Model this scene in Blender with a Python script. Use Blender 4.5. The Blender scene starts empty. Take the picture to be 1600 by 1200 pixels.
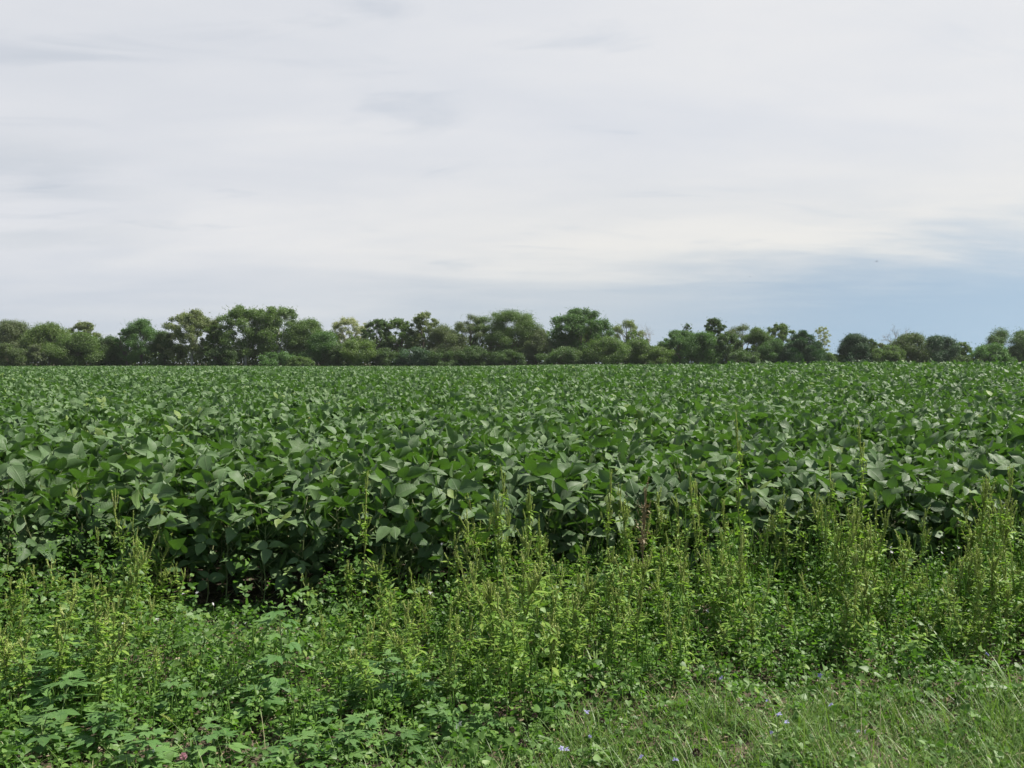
import bpy, math
import numpy as np
from math import radians, sin, cos, pi

rng = np.random.default_rng(11)
C = bpy.context.scene.collection
FPX = 1400.0          # focal length in photograph pixels
HZ = 567.0            # horizon row in the photograph
CAM_Z = 1.65

# ------------------------------------------------------------------ helpers
def smooth(a, b, v):
    t = np.clip((np.asarray(v, float) - a) / (b - a), 0, 1)
    return t * t * (3 - 2 * t)

def zg(x, y):
    """ground height: a gentle swell in the field on the right"""
    x = np.asarray(x, float); y = np.asarray(y, float)
    A = 0.20 + 0.48 * smooth(-9, 15, x)
    P = smooth(11, 35, y) - 0.45 * smooth(38, 90, y)
    und = 0.02 * np.sin(x * 1.7 + 0.6) * np.cos(y * 1.3) + 0.015 * np.sin(x * 3.9 + y * 2.7)
    return A * P + und * (1 - smooth(20, 40, y)) + 0.10 * np.sin(x * 0.11 + 1.0) * smooth(12, 30, y) * np.cos(y * 0.05) * 0.5

def edge_y(x):
    """where the crop begins"""
    return 6.15 + 0.12 * np.asarray(x, float) + 0.08 * np.sin(np.asarray(x, float) * 1.9)

def unit(v):
    v = np.asarray(v, float)
    return v / np.maximum(np.linalg.norm(v, axis=-1, keepdims=True), 1e-9)

class MB:
    """collects geometry for one mesh object"""
    def __init__(s):
        s.V = []; s.F = []; s.R = []; s.U = []; s.n = 0
    def add(s, V, F, rnd=0.5, uv=None):
        V = np.asarray(V, float).reshape(-1, 3)
        for f in F:
            f = np.asarray(f, np.int64)
            if len(f): s.F.append(f + s.n)
        s.V.append(V)
        s.R.append(np.broadcast_to(np.asarray(rnd, float), (len(V),)).copy())
        s.U.append(np.zeros((len(V), 3)) if uv is None else uv)
        s.n += len(V)
    def inst(s, T, pos, d, nrm, size, rnd, wscale=None):
        """copies of leaf template T = (verts, faces) along direction d with face normal nrm"""
        TV, TF = T
        pos = np.asarray(pos, float); N = len(pos)
        if N == 0: return
        d = unit(d); X = unit(np.cross(d, nrm)); Z = np.cross(X, d)
        sx = np.asarray(size, float) * np.ones(N)
        wx = sx if wscale is None else sx * wscale
        V = (TV[None, :, 0:1] * (X * wx[:, None])[:, None, :] + TV[None, :, 1:2] * (d * sx[:, None])[:, None, :]
             + TV[None, :, 2:3] * (Z * sx[:, None])[:, None, :] + pos[:, None, :])
        nv = len(TV)
        off = (np.arange(N) * nv)[:, None, None]
        F = [(np.asarray(f)[None] + off).reshape(-1, np.asarray(f).shape[1]) for f in TF]
        U = np.tile(TV, (N, 1))
        R = np.repeat(np.asarray(rnd, float) * np.ones(N), nv)
        s.add(V.reshape(-1, 3), F, R, U)
    def tube(s, P, r, k=5, rnd=0.5):
        P = np.asarray(P, float); n = len(P); r = np.asarray(r, float) * np.ones(n)
        T = np.gradient(P, axis=0); T = unit(T)
        ref = np.array([0.3, 1, 0.1]) if abs(T[0, 1]) < .8 else np.array([1, 0.2, 0.1])
        A = unit(np.cross(T, ref)); B = np.cross(T, A)
        a = np.arange(k) * 2 * pi / k
        V = P[:, None] + r[:, None, None] * (np.cos(a)[None, :, None] * A[:, None] + np.sin(a)[None, :, None] * B[:, None])
        i = np.arange(n - 1)[:, None] * k; j = np.arange(k)[None]; j2 = (j + 1) % k
        F = np.stack([i + j, i + j2, i + k + j2, i + k + j], -1).reshape(-1, 4)
        s.add(V.reshape(-1, 3), [F], rnd)
    def mesh(s, name, mat, smoothf=True):
        V = np.concatenate(s.V); me = bpy.data.meshes.new(name)
        me.vertices.add(len(V)); me.vertices.foreach_set('co', V.astype(np.float32).ravel())
        loops = np.concatenate([f.ravel() for f in s.F]).astype(np.int32)
        tot = np.concatenate([np.full(len(f), f.shape[1]) for f in s.F]).astype(np.int32)
        st = np.concatenate([[0], np.cumsum(tot)[:-1]]).astype(np.int32)
        me.loops.add(len(loops)); me.loops.foreach_set('vertex_index', loops)
        me.polygons.add(len(tot)); me.polygons.foreach_set('loop_start', st)
        me.polygons.foreach_set('loop_total', tot)
        me.polygons.foreach_set('use_smooth', np.full(len(tot), smoothf))
        a = me.attributes.new('rnd', 'FLOAT', 'POINT'); a.data.foreach_set('value', np.concatenate(s.R).astype(np.float32))
        a = me.attributes.new('luv', 'FLOAT_VECTOR', 'POINT'); a.data.foreach_set('vector', np.concatenate(s.U).astype(np.float32).ravel())
        me.update(calc_edges=True)
        me.materials.append(mat)
        return me
    def build(s, name, mat, parent=None, smoothf=True):
        return link(name, s.mesh(name, mat, smoothf), parent)

def link(name, data, parent=None, loc=None):
    o = bpy.data.objects.new(name, data); C.objects.link(o)
    if parent: o.parent = parent
    if loc is not None: o.location = loc
    return o

def tag(o, label=None, cat=None, group=None, kind=None):
    if label: o['label'] = label
    if cat: o['category'] = cat
    if group: o['group'] = group
    if kind: o['kind'] = kind
    return o

def thing(name, label, cat, loc, group=None, rz=0.0, sc=None):
    o = link(name, None, None, loc); o.rotation_euler = (0, 0, rz)
    o.empty_display_size = 0.1
    if sc is not None: o.scale = sc
    return tag(o, label, cat, group)

def dup(root, kids, loc, rz, sc, label, group, tilt=(0, 0)):
    r = root.copy(); C.objects.link(r)
    r.location = loc; r.rotation_euler = (tilt[0], tilt[1], rz); r.scale = sc
    r['label'] = label; r['group'] = group
    for k in kids:
        c = k.copy(); C.objects.link(c); c.parent = r
    return r

# ------------------------------------------------------------------ materials
def nt(mat):
    mat.use_nodes = True
    t = mat.node_tree; t.nodes.clear()
    return t, t.nodes, t.links

def leafmat(name, cols, trans, transw=0.4, rough=0.5, spec=0.35, veins=0.0, blotch=0.0, back=None):
    """cols: list of (pos, rgb) ramp over the per-leaf value; trans: rgb of light passing through"""
    m = bpy.data.materials.new(name); t, N, L = nt(m)
    out = N.new('ShaderNodeOutputMaterial')
    at = N.new('ShaderNodeAttribute'); at.attribute_name = 'rnd'
    oi = N.new('ShaderNodeObjectInfo')
    rp = N.new('ShaderNodeValToRGB'); rp.color_ramp.interpolation = 'LINEAR'
    while len(rp.color_ramp.elements) < len(cols): rp.color_ramp.elements.new(0.5)
    for e, (p, c) in zip(rp.color_ramp.elements, cols): e.position = p; e.color = (*c, 1)
    L.new(at.outputs['Fac'], rp.inputs[0])
    col = rp.outputs[0]
    hs = N.new('ShaderNodeHueSaturation')
    mr = N.new('ShaderNodeMapRange'); mr.inputs[3].default_value = 0.86; mr.inputs[4].default_value = 1.16
    L.new(oi.outputs['Random'], mr.inputs[0]); L.new(mr.outputs[0], hs.inputs['Value'])
    L.new(col, hs.inputs['Color']); col = hs.outputs[0]
    if blotch > 0:
        no = N.new('ShaderNodeTexNoise'); no.inputs['Scale'].default_value = 22; no.inputs['Detail'].default_value = 3
        geo = N.new('ShaderNodeNewGeometry'); L.new(geo.outputs['Position'], no.inputs['Vector'])
        mr2 = N.new('ShaderNodeMapRange'); mr2.inputs[1].default_value = .3; mr2.inputs[2].default_value = .7
        mr2.inputs[3].default_value = 1 - blotch; mr2.inputs[4].default_value = 1 + blotch
        L.new(no.outputs[0], mr2.inputs[0])
        h2 = N.new('ShaderNodeHueSaturation'); L.new(mr2.outputs[0], h2.inputs['Value']); L.new(col, h2.inputs['Color'])
        col = h2.outputs[0]
    pr = N.new('ShaderNodeBsdfPrincipled')
    pr.inputs['Roughness'].default_value = rough
    pr.inputs['Specular IOR Level'].default_value = spec
    if veins > 0:
        uv = N.new('ShaderNodeAttribute'); uv.attribute_name = 'luv'
        sp = N.new('ShaderNodeSeparateXYZ'); L.new(uv.outputs['Vector'], sp.inputs[0])
        def mth(op, a, b=None, c=None):
            n = N.new('ShaderNodeMath'); n.operation = op
            for i, v in enumerate((a, b, c)):
                if v is None: continue
                if hasattr(v, 'links') or isinstance(v, bpy.types.NodeSocket): L.new(v, n.inputs[i])
                else: n.inputs[i].default_value = v
            return n.outputs[0]
        ax = mth('ABSOLUTE', sp.outputs[0])
        rib = mth('SUBTRACT', 1.0, mth('MULTIPLY', ax, 45.0)); rib = mth('MAXIMUM', rib, 0.0)
        ph = mth('MULTIPLY', mth('SUBTRACT', sp.outputs[1], mth('MULTIPLY', ax, 0.8)), 46.0)
        sv = mth('POWER', mth('ABSOLUTE', mth('COSINE', ph)), 10.0)
        tot = mth('MINIMUM', mth('ADD', rib, mth('MULTIPLY', sv, 0.55)), 1.0)
        mx = N.new('ShaderNodeMix'); mx.data_type = 'RGBA'
        L.new(mth('MULTIPLY', tot, veins), mx.inputs[0]); L.new(col, mx.inputs[6])
        mx.inputs[7].default_value = (0.20, 0.28, 0.13, 1)
        col = mx.outputs[2]
        bp = N.new('ShaderNodeBump'); bp.inputs['Strength'].default_value = 0.5; bp.inputs['Distance'].default_value = 0.004
        L.new(tot, bp.inputs['Height']); L.new(bp.outputs[0], pr.inputs['Normal'])
    if back is not None:
        g2 = N.new('ShaderNodeNewGeometry')
        mb = N.new('ShaderNodeMix'); mb.data_type = 'RGBA'
        L.new(g2.outputs['Backfacing'], mb.inputs[0]); L.new(col, mb.inputs[6]); mb.inputs[7].default_value = (*back, 1)
        col = mb.outputs[2]
    L.new(col, pr.inputs['Base Color'])
    tr = N.new('ShaderNodeBsdfTranslucent'); tr.inputs[0].default_value = (*trans, 1)
    ms = N.new('ShaderNodeMixShader'); ms.inputs[0].default_value = transw
    L.new(pr.outputs[0], ms.inputs[1]); L.new(tr.outputs[0], ms.inputs[2])
    L.new(ms.outputs[0], out.inputs[0])
    return m

def plainmat(name, c1, c2, scale=8, rough=0.8, bump=0.0, spec=0.2, tri=None):
    m = bpy.data.materials.new(name); t, N, L = nt(m)
    out = N.new('ShaderNodeOutputMaterial'); pr = N.new('ShaderNodeBsdfPrincipled')
    pr.inputs['Roughness'].default_value = rough; pr.inputs['Specular IOR Level'].default_value = spec
    geo = N.new('ShaderNodeNewGeometry')
    no = N.new('ShaderNodeTexNoise'); no.inputs['Scale'].default_value = scale; no.inputs['Detail'].default_value = 6
    L.new(geo.outputs['Position'], no.inputs['Vector'])
    rp = N.new('ShaderNodeValToRGB')
    rp.color_ramp.elements[0].position = .35; rp.color_ramp.elements[0].color = (*c1, 1)
    rp.color_ramp.elements[1].position = .65; rp.color_ramp.elements[1].color = (*c2, 1)
    if tri:
        e = rp.color_ramp.elements.new(0.78); e.color = (*tri, 1)
    L.new(no.outputs[0], rp.inputs[0]); L.new(rp.outputs[0], pr.inputs['Base Color'])
    if bump:
        b = N.new('ShaderNodeBump'); b.inputs['Strength'].default_value = bump; b.inputs['Distance'].default_value = 0.03
        L.new(no.outputs[0], b.inputs['Height']); L.new(b.outputs[0], pr.inputs['Normal'])
    L.new(pr.outputs[0], out.inputs[0])
    return m

M = {}
M['soy'] = leafmat('soybean_leaf', [(0.0, (0.062, 0.120, 0.040)), (0.55, (0.100, 0.172, 0.064)), (0.9, (0.145, 0.225, 0.088)),
                                    (0.975, (0.15, 0.24, 0.08)), (0.99, (0.20, 0.27, 0.05)), (1.0, (0.50, 0.36, 0.03))],
                   (0.058, 0.138, 0.012), 0.38, rough=0.46, spec=0.36, veins=0.40, blotch=0.18)
M['soystem'] = leafmat('soybean_stem', [(0, (0.13, 0.20, 0.07)), (1, (0.24, 0.25, 0.12))], (0.1, 0.15, 0.03), 0.05)
M['pod'] = leafmat('soybean_pod', [(0, (0.20, 0.26, 0.10)), (1, (0.34, 0.30, 0.16))], (0.1, 0.15, 0.03), 0.08)
M['pigleaf'] = leafmat('pigweed_leaf', [(0, (0.15, 0.26, 0.045)), (0.6, (0.21, 0.34, 0.06)), (1, (0.31, 0.42, 0.08))],
                       (0.21, 0.38, 0.03), 0.46, rough=0.5, spec=0.3, blotch=.1)
M['thicket'] = leafmat('young_weed_leaf', [(0, (0.09, 0.185, 0.04)), (0.7, (0.13, 0.24, 0.048)), (1, (0.19, 0.30, 0.06))],
                       (0.14, 0.30, 0.025), 0.43, rough=0.5, spec=0.3, blotch=.1)
M['pigstem'] = leafmat('pigweed_stem', [(0, (0.17, 0.24, 0.06)), (0.7, (0.24, 0.29, 0.08)), (1, (0.28, 0.20, 0.09))], (0.1, 0.2, 0.03), 0.1)
M['spike'] = leafmat('pigweed_spike', [(0, (0.27, 0.37, 0.08)), (0.6, (0.38, 0.45, 0.13)), (1, (0.46, 0.46, 0.20))], (0.32, 0.44, 0.07), 0.4)
M['deadspike'] = leafmat('dry_weed', [(0, (0.20, 0.16, 0.09)), (1, (0.36, 0.29, 0.17))], (0.16, 0.10, 0.04), 0.25)
M['rag'] = leafmat('ragweed_leaf', [(0, (0.075, 0.165, 0.045)), (0.6, (0.105, 0.21, 0.06)), (1, (0.15, 0.27, 0.075))],
                   (0.09, 0.27, 0.02), 0.38, rough=0.5, spec=0.35, veins=0.15, blotch=.08)
M['ragstem'] = leafmat('ragweed_stem', [(0, (0.12, 0.19, 0.06)), (1, (0.2, 0.24, 0.10))], (0.1, 0.2, 0.03), 0.1)
M['cover'] = leafmat('cover_leaf', [(0, (0.065, 0.135, 0.030)), (0.5, (0.10, 0.19, 0.042)), (0.85, (0.15, 0.26, 0.06)), (0.97, (0.21, 0.31, 0.07)), (1, (0.42, 0.36, 0.06))],
                     (0.11, 0.26, 0.02), 0.4, rough=0.48, spec=0.35, blotch=.12)
M['grass'] = leafmat('grass_blade', [(0, (0.075, 0.15, 0.030)), (0.5, (0.13, 0.22, 0.05)), (0.86, (0.20, 0.29, 0.09)), (0.93, (0.33, 0.33, 0.16)), (1, (0.46, 0.40, 0.25))],
                     (0.15, 0.28, 0.03), 0.38, rough=0.45, spec=0.35, blotch=.1)
M['litter'] = leafmat('dry_litter', [(0, (0.10, 0.07, 0.045)), (1, (0.38, 0.30, 0.20))], (0.1, 0.07, 0.03), 0.1)
M['chicory'] = leafmat('chicory_petal', [(0, (0.27, 0.26, 0.46)), (1, (0.38, 0.37, 0.54))], (0.4, 0.42, 0.8), 0.3, rough=.6)
M['white'] = leafmat('white_petal', [(0, (0.52, 0.51, 0.52)), (1, (0.66, 0.64, 0.66))], (0.7, 0.7, 0.7), 0.3, rough=.6)
M['pink'] = leafmat('pink_petal', [(0, (0.38, 0.17, 0.20)), (1, (0.50, 0.28, 0.32))], (0.6, 0.3, 0.4), 0.3, rough=.6)
M['seedhead'] = leafmat('dark_seed_head', [(0, (0.035, 0.022, 0.018)), (1, (0.09, 0.055, 0.04))], (0.1, 0.07, 0.03), 0.05)
M['bird'] = plainmat('bird_feather', (0.03, 0.03, 0.035), (0.06, 0.06, 0.065), 30)
M['bark'] = plainmat('grey_bark', (0.10, 0.085, 0.065), (0.19, 0.165, 0.13), 6, bump=.5)
M['whitebark'] = plainmat('pale_sycamore_bark', (0.34, 0.32, 0.26), (0.68, 0.66, 0.58), 1.2, bump=.2)
M['deadbark'] = plainmat('weathered_dead_wood', (0.24, 0.22, 0.19), (0.36, 0.34, 0.30), 4, bump=.3)

def treeleaf(name, c, tw=0.34):
    c = np.array(c) * np.array([1.42, 1.30, 1.38])
    return leafmat(name, [(0, tuple(c * 0.84)), (0.5, tuple(c)), (1, tuple(np.minimum(c * np.array([1.26, 1.18, 1.1]), 1)))],
                   tuple(c * np.array([1.25, 1.55, 0.6])), tw, rough=0.55, spec=0.3)
TL = {
    'mid': treeleaf('broadleaf_mid', (0.075, 0.125, 0.036)),
    'dark': treeleaf('broadleaf_dark', (0.056, 0.098, 0.034)),
    'green': treeleaf('broadleaf_green', (0.060, 0.122, 0.036)),
    'yellow': treeleaf('broadleaf_yellowish', (0.080, 0.128, 0.034)),
    'grey': treeleaf('broadleaf_greyish', (0.088, 0.118, 0.058)),
    'pale': treeleaf('broadleaf_pale', (0.125, 0.160, 0.070)),
    'cream': treeleaf('broadleaf_cream', (0.20, 0.225, 0.125)),
    'brown': treeleaf('broadleaf_brownish', (0.070, 0.104, 0.040)),
    'pine': treeleaf('conifer_needles', (0.036, 0.078, 0.036), 0.2),
    'blue': treeleaf('bluish_foliage', (0.055, 0.105, 0.060)),
}

# ------------------------------------------------------------------ leaf templates (x across, y along, z normal)
def blade(st, hw, droop=0.0, fold=0.0, edgewave=0.0):
    """pointed leaf: stations st, half widths hw, folded along the midrib"""
    def zc(y): return -droop * y * y
    V = [(0, 0, 0)]
    for i, (y, w) in enumerate(zip(st, hw)):
        e = edgewave * (1 if i % 2 else -1)
        V += [(-w, y, zc(y) + fold * w + e), (0, y, zc(y)), (w, y, zc(y) + fold * w - e)]
    V.append((0, 1, zc(1)))
    n = len(st); T = [(0, 2, 1), (0, 3, 2)]; Q = []
    for i in range(n - 1):
        a = 1 + 3 * i; b = a + 3
        Q += [(a, a + 1, b + 1, b), (a + 1, a + 2, b + 2, b + 1)]
    a = 1 + 3 * (n - 1); t = len(V) - 1
    T += [(a, a + 1, t), (a + 1, a + 2, t)]
    return np.array(V, float), [np.array(T)] + ([np.array(Q)] if Q else [])

SOY = [blade((.10, .30, .55, .80), (.20, .335, .30, .155), dr, fo, ew) for dr, fo, ew in
       ((.12, .25, .0), (.4, .35, .02), (.25, -.2, .025), (.6, .2, .025), (.1, .6, .0), (.35, -.4, .015))]
SOYMID = [blade((.28, .66), (.33, .24), dr, fo) for dr, fo in ((.15, .2), (.4, .25), (.25, -.25))]
SOYFAR = [blade((.42,), (.36,), dr, fo) for dr, fo in ((.15, .25), (.4, -.2))]
LANCE = [blade((.25, .6), (.15, .14), dr, fo) for dr, fo in ((.3, .3), (.6, .2), (.1, .5))]
OVAL = [blade((.25, .65), (.30, .27), dr, fo) for dr, fo in ((.2, .2), (.5, .2), (.1, -.2))]
def heart():
    V = [(0, 0, 0), (-.30, -.14, .05), (-.48, .12, .08), (-.30, .50, .05), (0, 1, -.12), (.30, .50, .05), (.48, .12, .08), (.30, -.14, .05), (0, .4, 0)]
    T = [(0, 8, 1), (1, 8, 2), (2, 8, 3), (3, 8, 4), (4, 8, 5), (5, 8, 6), (6, 8, 7), (7, 8, 0)]
    return np.array(V, float), [np.array(T)[:, ::-1]]
HEART = heart()
def palmate(nl, spread, lens, w=.17):
    V = []; T = []; Q = []
    for i in range(nl):
        a = radians(spread) * (i - (nl - 1) / 2)
        b, F = blade((.22, .5, .75), (w * .75, w, w * .6), .22, .25)
        b = b.copy() * lens[i]
        R = np.array([[cos(a), sin(a), 0], [-sin(a), cos(a), 0], [0, 0, 1]])
        o = len(V); V += list((R @ b.T).T + np.array([0, 0, .004 * i]))
        T += [tuple(np.array(q) + o) for q in F[0]]; Q += [tuple(np.array(q) + o) for q in F[1]]
    return np.array(V, float), [np.array(T), np.array(Q)]
PALM5 = palmate(5, 38, (.55, .85, 1, .85, .55))
PALM3 = palmate(3, 42, (.8, 1, .8), .2)
TREELEAF = (np.array([(-.5, 0, 0), (0, -.35, .12), (.5, .1, 0), (.05, .65, -.1)]), [np.array([(0, 1, 2, 3)])])
NEEDLE = (np.array([(-.16, 0, 0), (.16, 0, .05), (.1, 1, -.1), (-.08, .9, -.1)]), [np.array([(0, 1, 2, 3)])])
GRASS = []
for bend in (.12, .35, .7, 1.1):
    V = []
    n = 4
    for i in range(n):
        t = i / n; w = .5 * (1 - t ** 1.6 * .75)
        V += [(-w, t, 0), (w, t, 0)]
    V.append((0, 1, 0)); V = np.array(V, float)
    t = V[:, 1].copy(); V[:, 1] = np.sin(t * bend) / bend; V[:, 2] = -(1 - np.cos(t * bend)) / bend
    GRASS.append((V, [np.array([(2 * i, 2 * i + 1, 2 * i + 3, 2 * i + 2) for i in range(n - 1)]), np.array([(2 * n - 2, 2 * n - 1, 2 * n)])]))

# ------------------------------------------------------------------ ground
def ground():
    xs = np.concatenate([[-2500, -1200, -600, -300, -150], np.linspace(-80, -12, 35), np.linspace(-10, 10, 81), np.linspace(12, 80, 35), [150, 300, 600, 1200, 2500]])
    ys = np.concatenate([[-400, -100, -20, -4, 0, 2], np.linspace(3, 9, 31), np.linspace(10, 100, 61), [130, 160, 200, 260, 400, 800, 1500, 3000]])
    X, Y = np.meshgrid(xs, ys)
    V = np.stack([X, Y, zg(X, Y)], -1).reshape(-1, 3)
    nx, ny = len(xs), len(ys)
    i = np.arange(ny - 1)[:, None] * nx + np.arange(nx - 1)[None]
    F = np.stack([i, i + 1, i + nx + 1, i + nx], -1).reshape(-1, 4)
    b = MB(); b.add(V, [F])
    m = plainmat('field_soil', (0.055, 0.042, 0.030), (0.105, 0.082, 0.058), 9, rough=.95, bump=.8, tri=(0.17, 0.14, 0.09))
    o = b.build('ground', m); tag(o, kind='structure')
ground()

# ------------------------------------------------------------------ soybeans
def trifoliates(b, P, out, size, rnd, T, tilt=0.55, r=rng):
    """three leaflets at each petiole end P, pointing out"""
    n = len(P)
    up = np.array([0, 0, 1.0])
    nrm = unit(up + r.normal(0, tilt, (n, 3)))
    o = unit(out * np.array([1, 1, 0]) + r.normal(0, .25, (n, 3)) + up * r.uniform(-.75, 1.15, (n, 1)))
    side = unit(np.cross(o, nrm))
    for k, (a, s) in enumerate(((0, 1.0), (1.35, .9), (-1.35, .9))):
        d = unit(o * cos(a) + side * sin(a) + r.normal(0, .18, (n, 3)) + up * r.normal(.02, .38, (n, 1)))
        nn = unit(nrm + r.normal(0, .33, (n, 3)))
        base = P + o * (.028 if k == 0 else 0)
        ti = r.integers(0, len(T), n)
        for j in range(len(T)):
            m_ = ti == j
            b.inst(T[j], base[m_], d[m_], nn[m_], (size * s * r.uniform(.8, 1.12, n))[m_], np.clip(rnd + r.normal(0, .12, n), 0, .985)[m_])

def soy_plant_meshes(seed):
    r = np.random.default_rng(seed)
    st = MB(); lf = MB(); pd = MB()
    H = 0.70
    lean = r.normal(0, .04, 2)
    zs = np.linspace(0, H, 7)
    P = np.stack([lean[0] * zs * zs / H + r.normal(0, .006, 7), lean[1] * zs * zs / H + r.normal(0, .006, 7), zs], -1)
    st.tube(P, np.linspace(.006, .003, 7), 5, r.uniform(.2, .9))
    n = 25
    hz = H * np.linspace(.13 ** 1.4, 1, n) ** (1 / 1.4) + r.normal(0, .02, n)
    az = np.arange(n) * 2.4 + r.normal(0, .4, n)
    base = np.stack([np.interp(hz, zs, P[:, 0]), np.interp(hz, zs, P[:, 1]), hz], -1)
    L = r.uniform(.11, .27, n) * np.where(hz > .6, .85, 1)
    el = r.uniform(.35, 1.05, n) + .25 * (hz / H)
    out = np.stack([np.cos(az), np.sin(az), np.zeros(n)], -1)
    end = base + L[:, None] * (out * np.cos(el)[:, None] + np.array([0, 0, 1]) * np.sin(el)[:, None])
    for i in range(n):
        mid = (base[i] + end[i]) / 2 + out[i] * .02
        st.tube([base[i], mid, end[i]], [.0022, .0018, .0015], 3, r.uniform())
    trifoliates(lf, end, out, r.uniform(.098, .152, n), r.uniform(.1, .95, n), SOY, .66, r)
    k = 12
    pz = r.uniform(.25, H * .98, k); pa = r.uniform(0, 6.28, k)
    pb = np.stack([np.interp(pz, zs, P[:, 0]) + .02 * np.cos(pa), np.interp(pz, zs, P[:, 1]) + .02 * np.sin(pa), pz], -1)
    dd = np.stack([np.cos(pa) * .5, np.sin(pa) * .5, r.uniform(-1, .3, k)], -1)
    for i in range(k):
        d = unit(dd[i])
        st.tube([pb[i] - d * .012, pb[i], pb[i] + d * .015, pb[i] + d * .035 + [0, 0, -.002], pb[i] + d * .05], [.001, .001, .0045, .004, .0008], 5, r.uniform())
    return st.mesh('stem', M['soystem']), lf.mesh('foliage', M['soy'])

soy_var = []
for sd in range(7):
    ms = soy_plant_meshes(100 + sd)
    soy_var.append(ms)

spots = []
r = np.random.default_rng(5)
row = 0
while len(spots) < 300:
    dy = row * 0.36
    x = -4.9 - dy * .5
    xmax = 5.3 + dy * .6
    step = .235
    while x < xmax and len(spots) < 300:
        px = x + r.normal(0, .035); py = float(edge_y(px)) + dy + r.normal(0, .04)
        if abs(px) < py * .60 + .35: spots.append((px, py, row))
        x += step
    row += 1
last_row = row
def zone(px, py):
    u = px / py
    return 'left' if u < -.19 else ('middle' if u < .19 else 'right')
side_words = {'left': 'left of the view', 'middle': 'middle of the view', 'right': 'right of the view'}
protos = []
for i, (px, py, rw) in enumerate(spots):
    v = int(r.integers(0, 7))
    s = r.uniform(.92, 1.08)
    hs = (0.90 if rw == 0 else 1.0) * r.uniform(.93, 1.07)
    if rw == 0:
        lab = 'front-row soybean plant with drooping leaves, ' + side_words[zone(px, py)]
    elif rw <= 2:
        lab = 'soybean plant just behind the front row, ' + side_words[zone(px, py)]
    else:
        lab = 'soybean plant a few rows in from the near edge, ' + side_words[zone(px, py)]
    g = 'soybean plants in the %s near the field edge, %s' % ('front row' if rw == 0 else ('second and third rows' if rw <= 2 else 'inner rows'), zone(px, py))
    root = thing('soybean_plant', lab, 'soybean plant', (px, py, float(zg(px, py)) - .01), g, float(r.uniform(0, 6.28)), (s, s, s * hs))
    root.rotation_euler[0] = r.normal(0, .07); root.rotation_euler[1] = r.normal(0, .07)
    st, lf = soy_var[v]
    link('stem', st, root); link('foliage', lf, root)

def rest_of_field():
    """everything behind the individual plants: nobody could count these"""
    b = MB()
    r = np.random.default_rng(77)
    y0 = lambda x: edge_y(x) + (last_row - .6) * .36
    def scatter(ya, yb, dens, T, size, zspread, tilt, tri=True, top=.93):
        xm = yb * .62 + 3
        n = int(dens * 2 * xm * (yb - ya))
        x = r.uniform(-xm, xm, n); y = r.uniform(ya, yb, n)
        k = (np.abs(x) < y * .60 + 2.8) & ((y > y0(x)) | ((np.abs(x) > y * .60 + .35) & (y > edge_y(x) + .05)))
        x = x[k]; y = y[k]; n = len(x)
        # rows run across: small ridges and plant-to-plant height differences
        ridge = .035 * np.cos(2 * pi * (y - edge_y(x)) / .38) + .05 * np.sin(x * 2.1 + y * .9) * np.sin(y * 1.7 - x * .6) \
            + .035 * np.sin(x * 5.3 + y * 3.1) + .03 * np.sin(x * .7 + 2) * np.sin(y * .45)
        z = zg(x, y) + top - .09 - .05 * smooth(30, 90, y) + ridge - zspread * r.beta(1.1, 2.2, n) + r.exponential(.034, n)
        P = np.stack([x, y, z], -1)
        a = r.uniform(0, 6.28, n)
        out = np.stack([np.cos(a), np.sin(a), np.zeros(n)], -1)
        rn = np.clip(.5 + .15 * np.sin(x * 1.1) * np.sin(y * .7) + r.uniform(-.4, .4, n), .05, .985)
        sz = size * r.uniform(.62, 1.2, n)
        if tri: trifoliates(b, P, out, sz, rn, T, tilt, r)
        else:
            d = unit(out + np.array([0, 0, 1]) * r.normal(.35, .7, (n, 1)))
            nn = unit(np.array([0, 0, 1]) + r.normal(0, tilt, (n, 3)))
            ti = r.integers(0, len(T), n)
            for j in range(len(T)):
                m_ = ti == j
                b.inst(T[j], P[m_], d[m_], nn[m_], sz[m_], rn[m_])
    scatter(5.2, 13, 118, SOY, .135, .46, .8)
    scatter(13, 24, 78, SOYMID, .138, .40, .85)
    scatter(24, 44, 46, SOYFAR, .152, .33, .8)
    scatter(44, 90, 56, SOYFAR, .185, .28, .7, tri=False)
    scatter(90, 166, 26, SOYFAR, .26, .2, .5, tri=False)
    # a few leaves turned yellow, lower leaf layer as a rough sheet
    yl = [(457, 620), (510, 636), (478, 657), (1107 / 1 * 1 - 830, 696)]
    for (ppx, ppy) in yl:
        d = FPX * (CAM_Z - .93) / (ppy - HZ); x = (ppx - 800) / FPX * d
        b.inst(SOY[0], [[x, d, .93 + float(zg(x, d))]], [[.5, -.6, .3]], [[.2, -.5, .8]], [.10], [1.0])
    xs = np.linspace(-1, 1, 150); ys = np.concatenate([np.linspace(12, 60, 200), np.linspace(60.5, 168, 120)])
    U, Y = np.meshgrid(xs, ys); X = U * (Y * .62 + 3)
    Z = zg(X, Y) + .68 + .05 * np.sin(X * 5.1 + Y * 2) * np.sin(Y * 4.3)
    V = np.stack([X, Y, Z], -1).reshape(-1, 3); nx, ny = len(xs), len(ys)
    i = np.arange(ny - 1)[:, None] * nx + np.arange(nx - 1)[None]
    b.add(V, [np.stack([i, i + 1, i + nx + 1, i + nx], -1).reshape(-1, 4)], .3)
    o = b.build('soybean_field', M['soy'])
    tag(o, 'wide green soybean canopy stretching from behind the front rows to the distant trees', 'soybean crop', kind='stuff')
rest_of_field()

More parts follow.
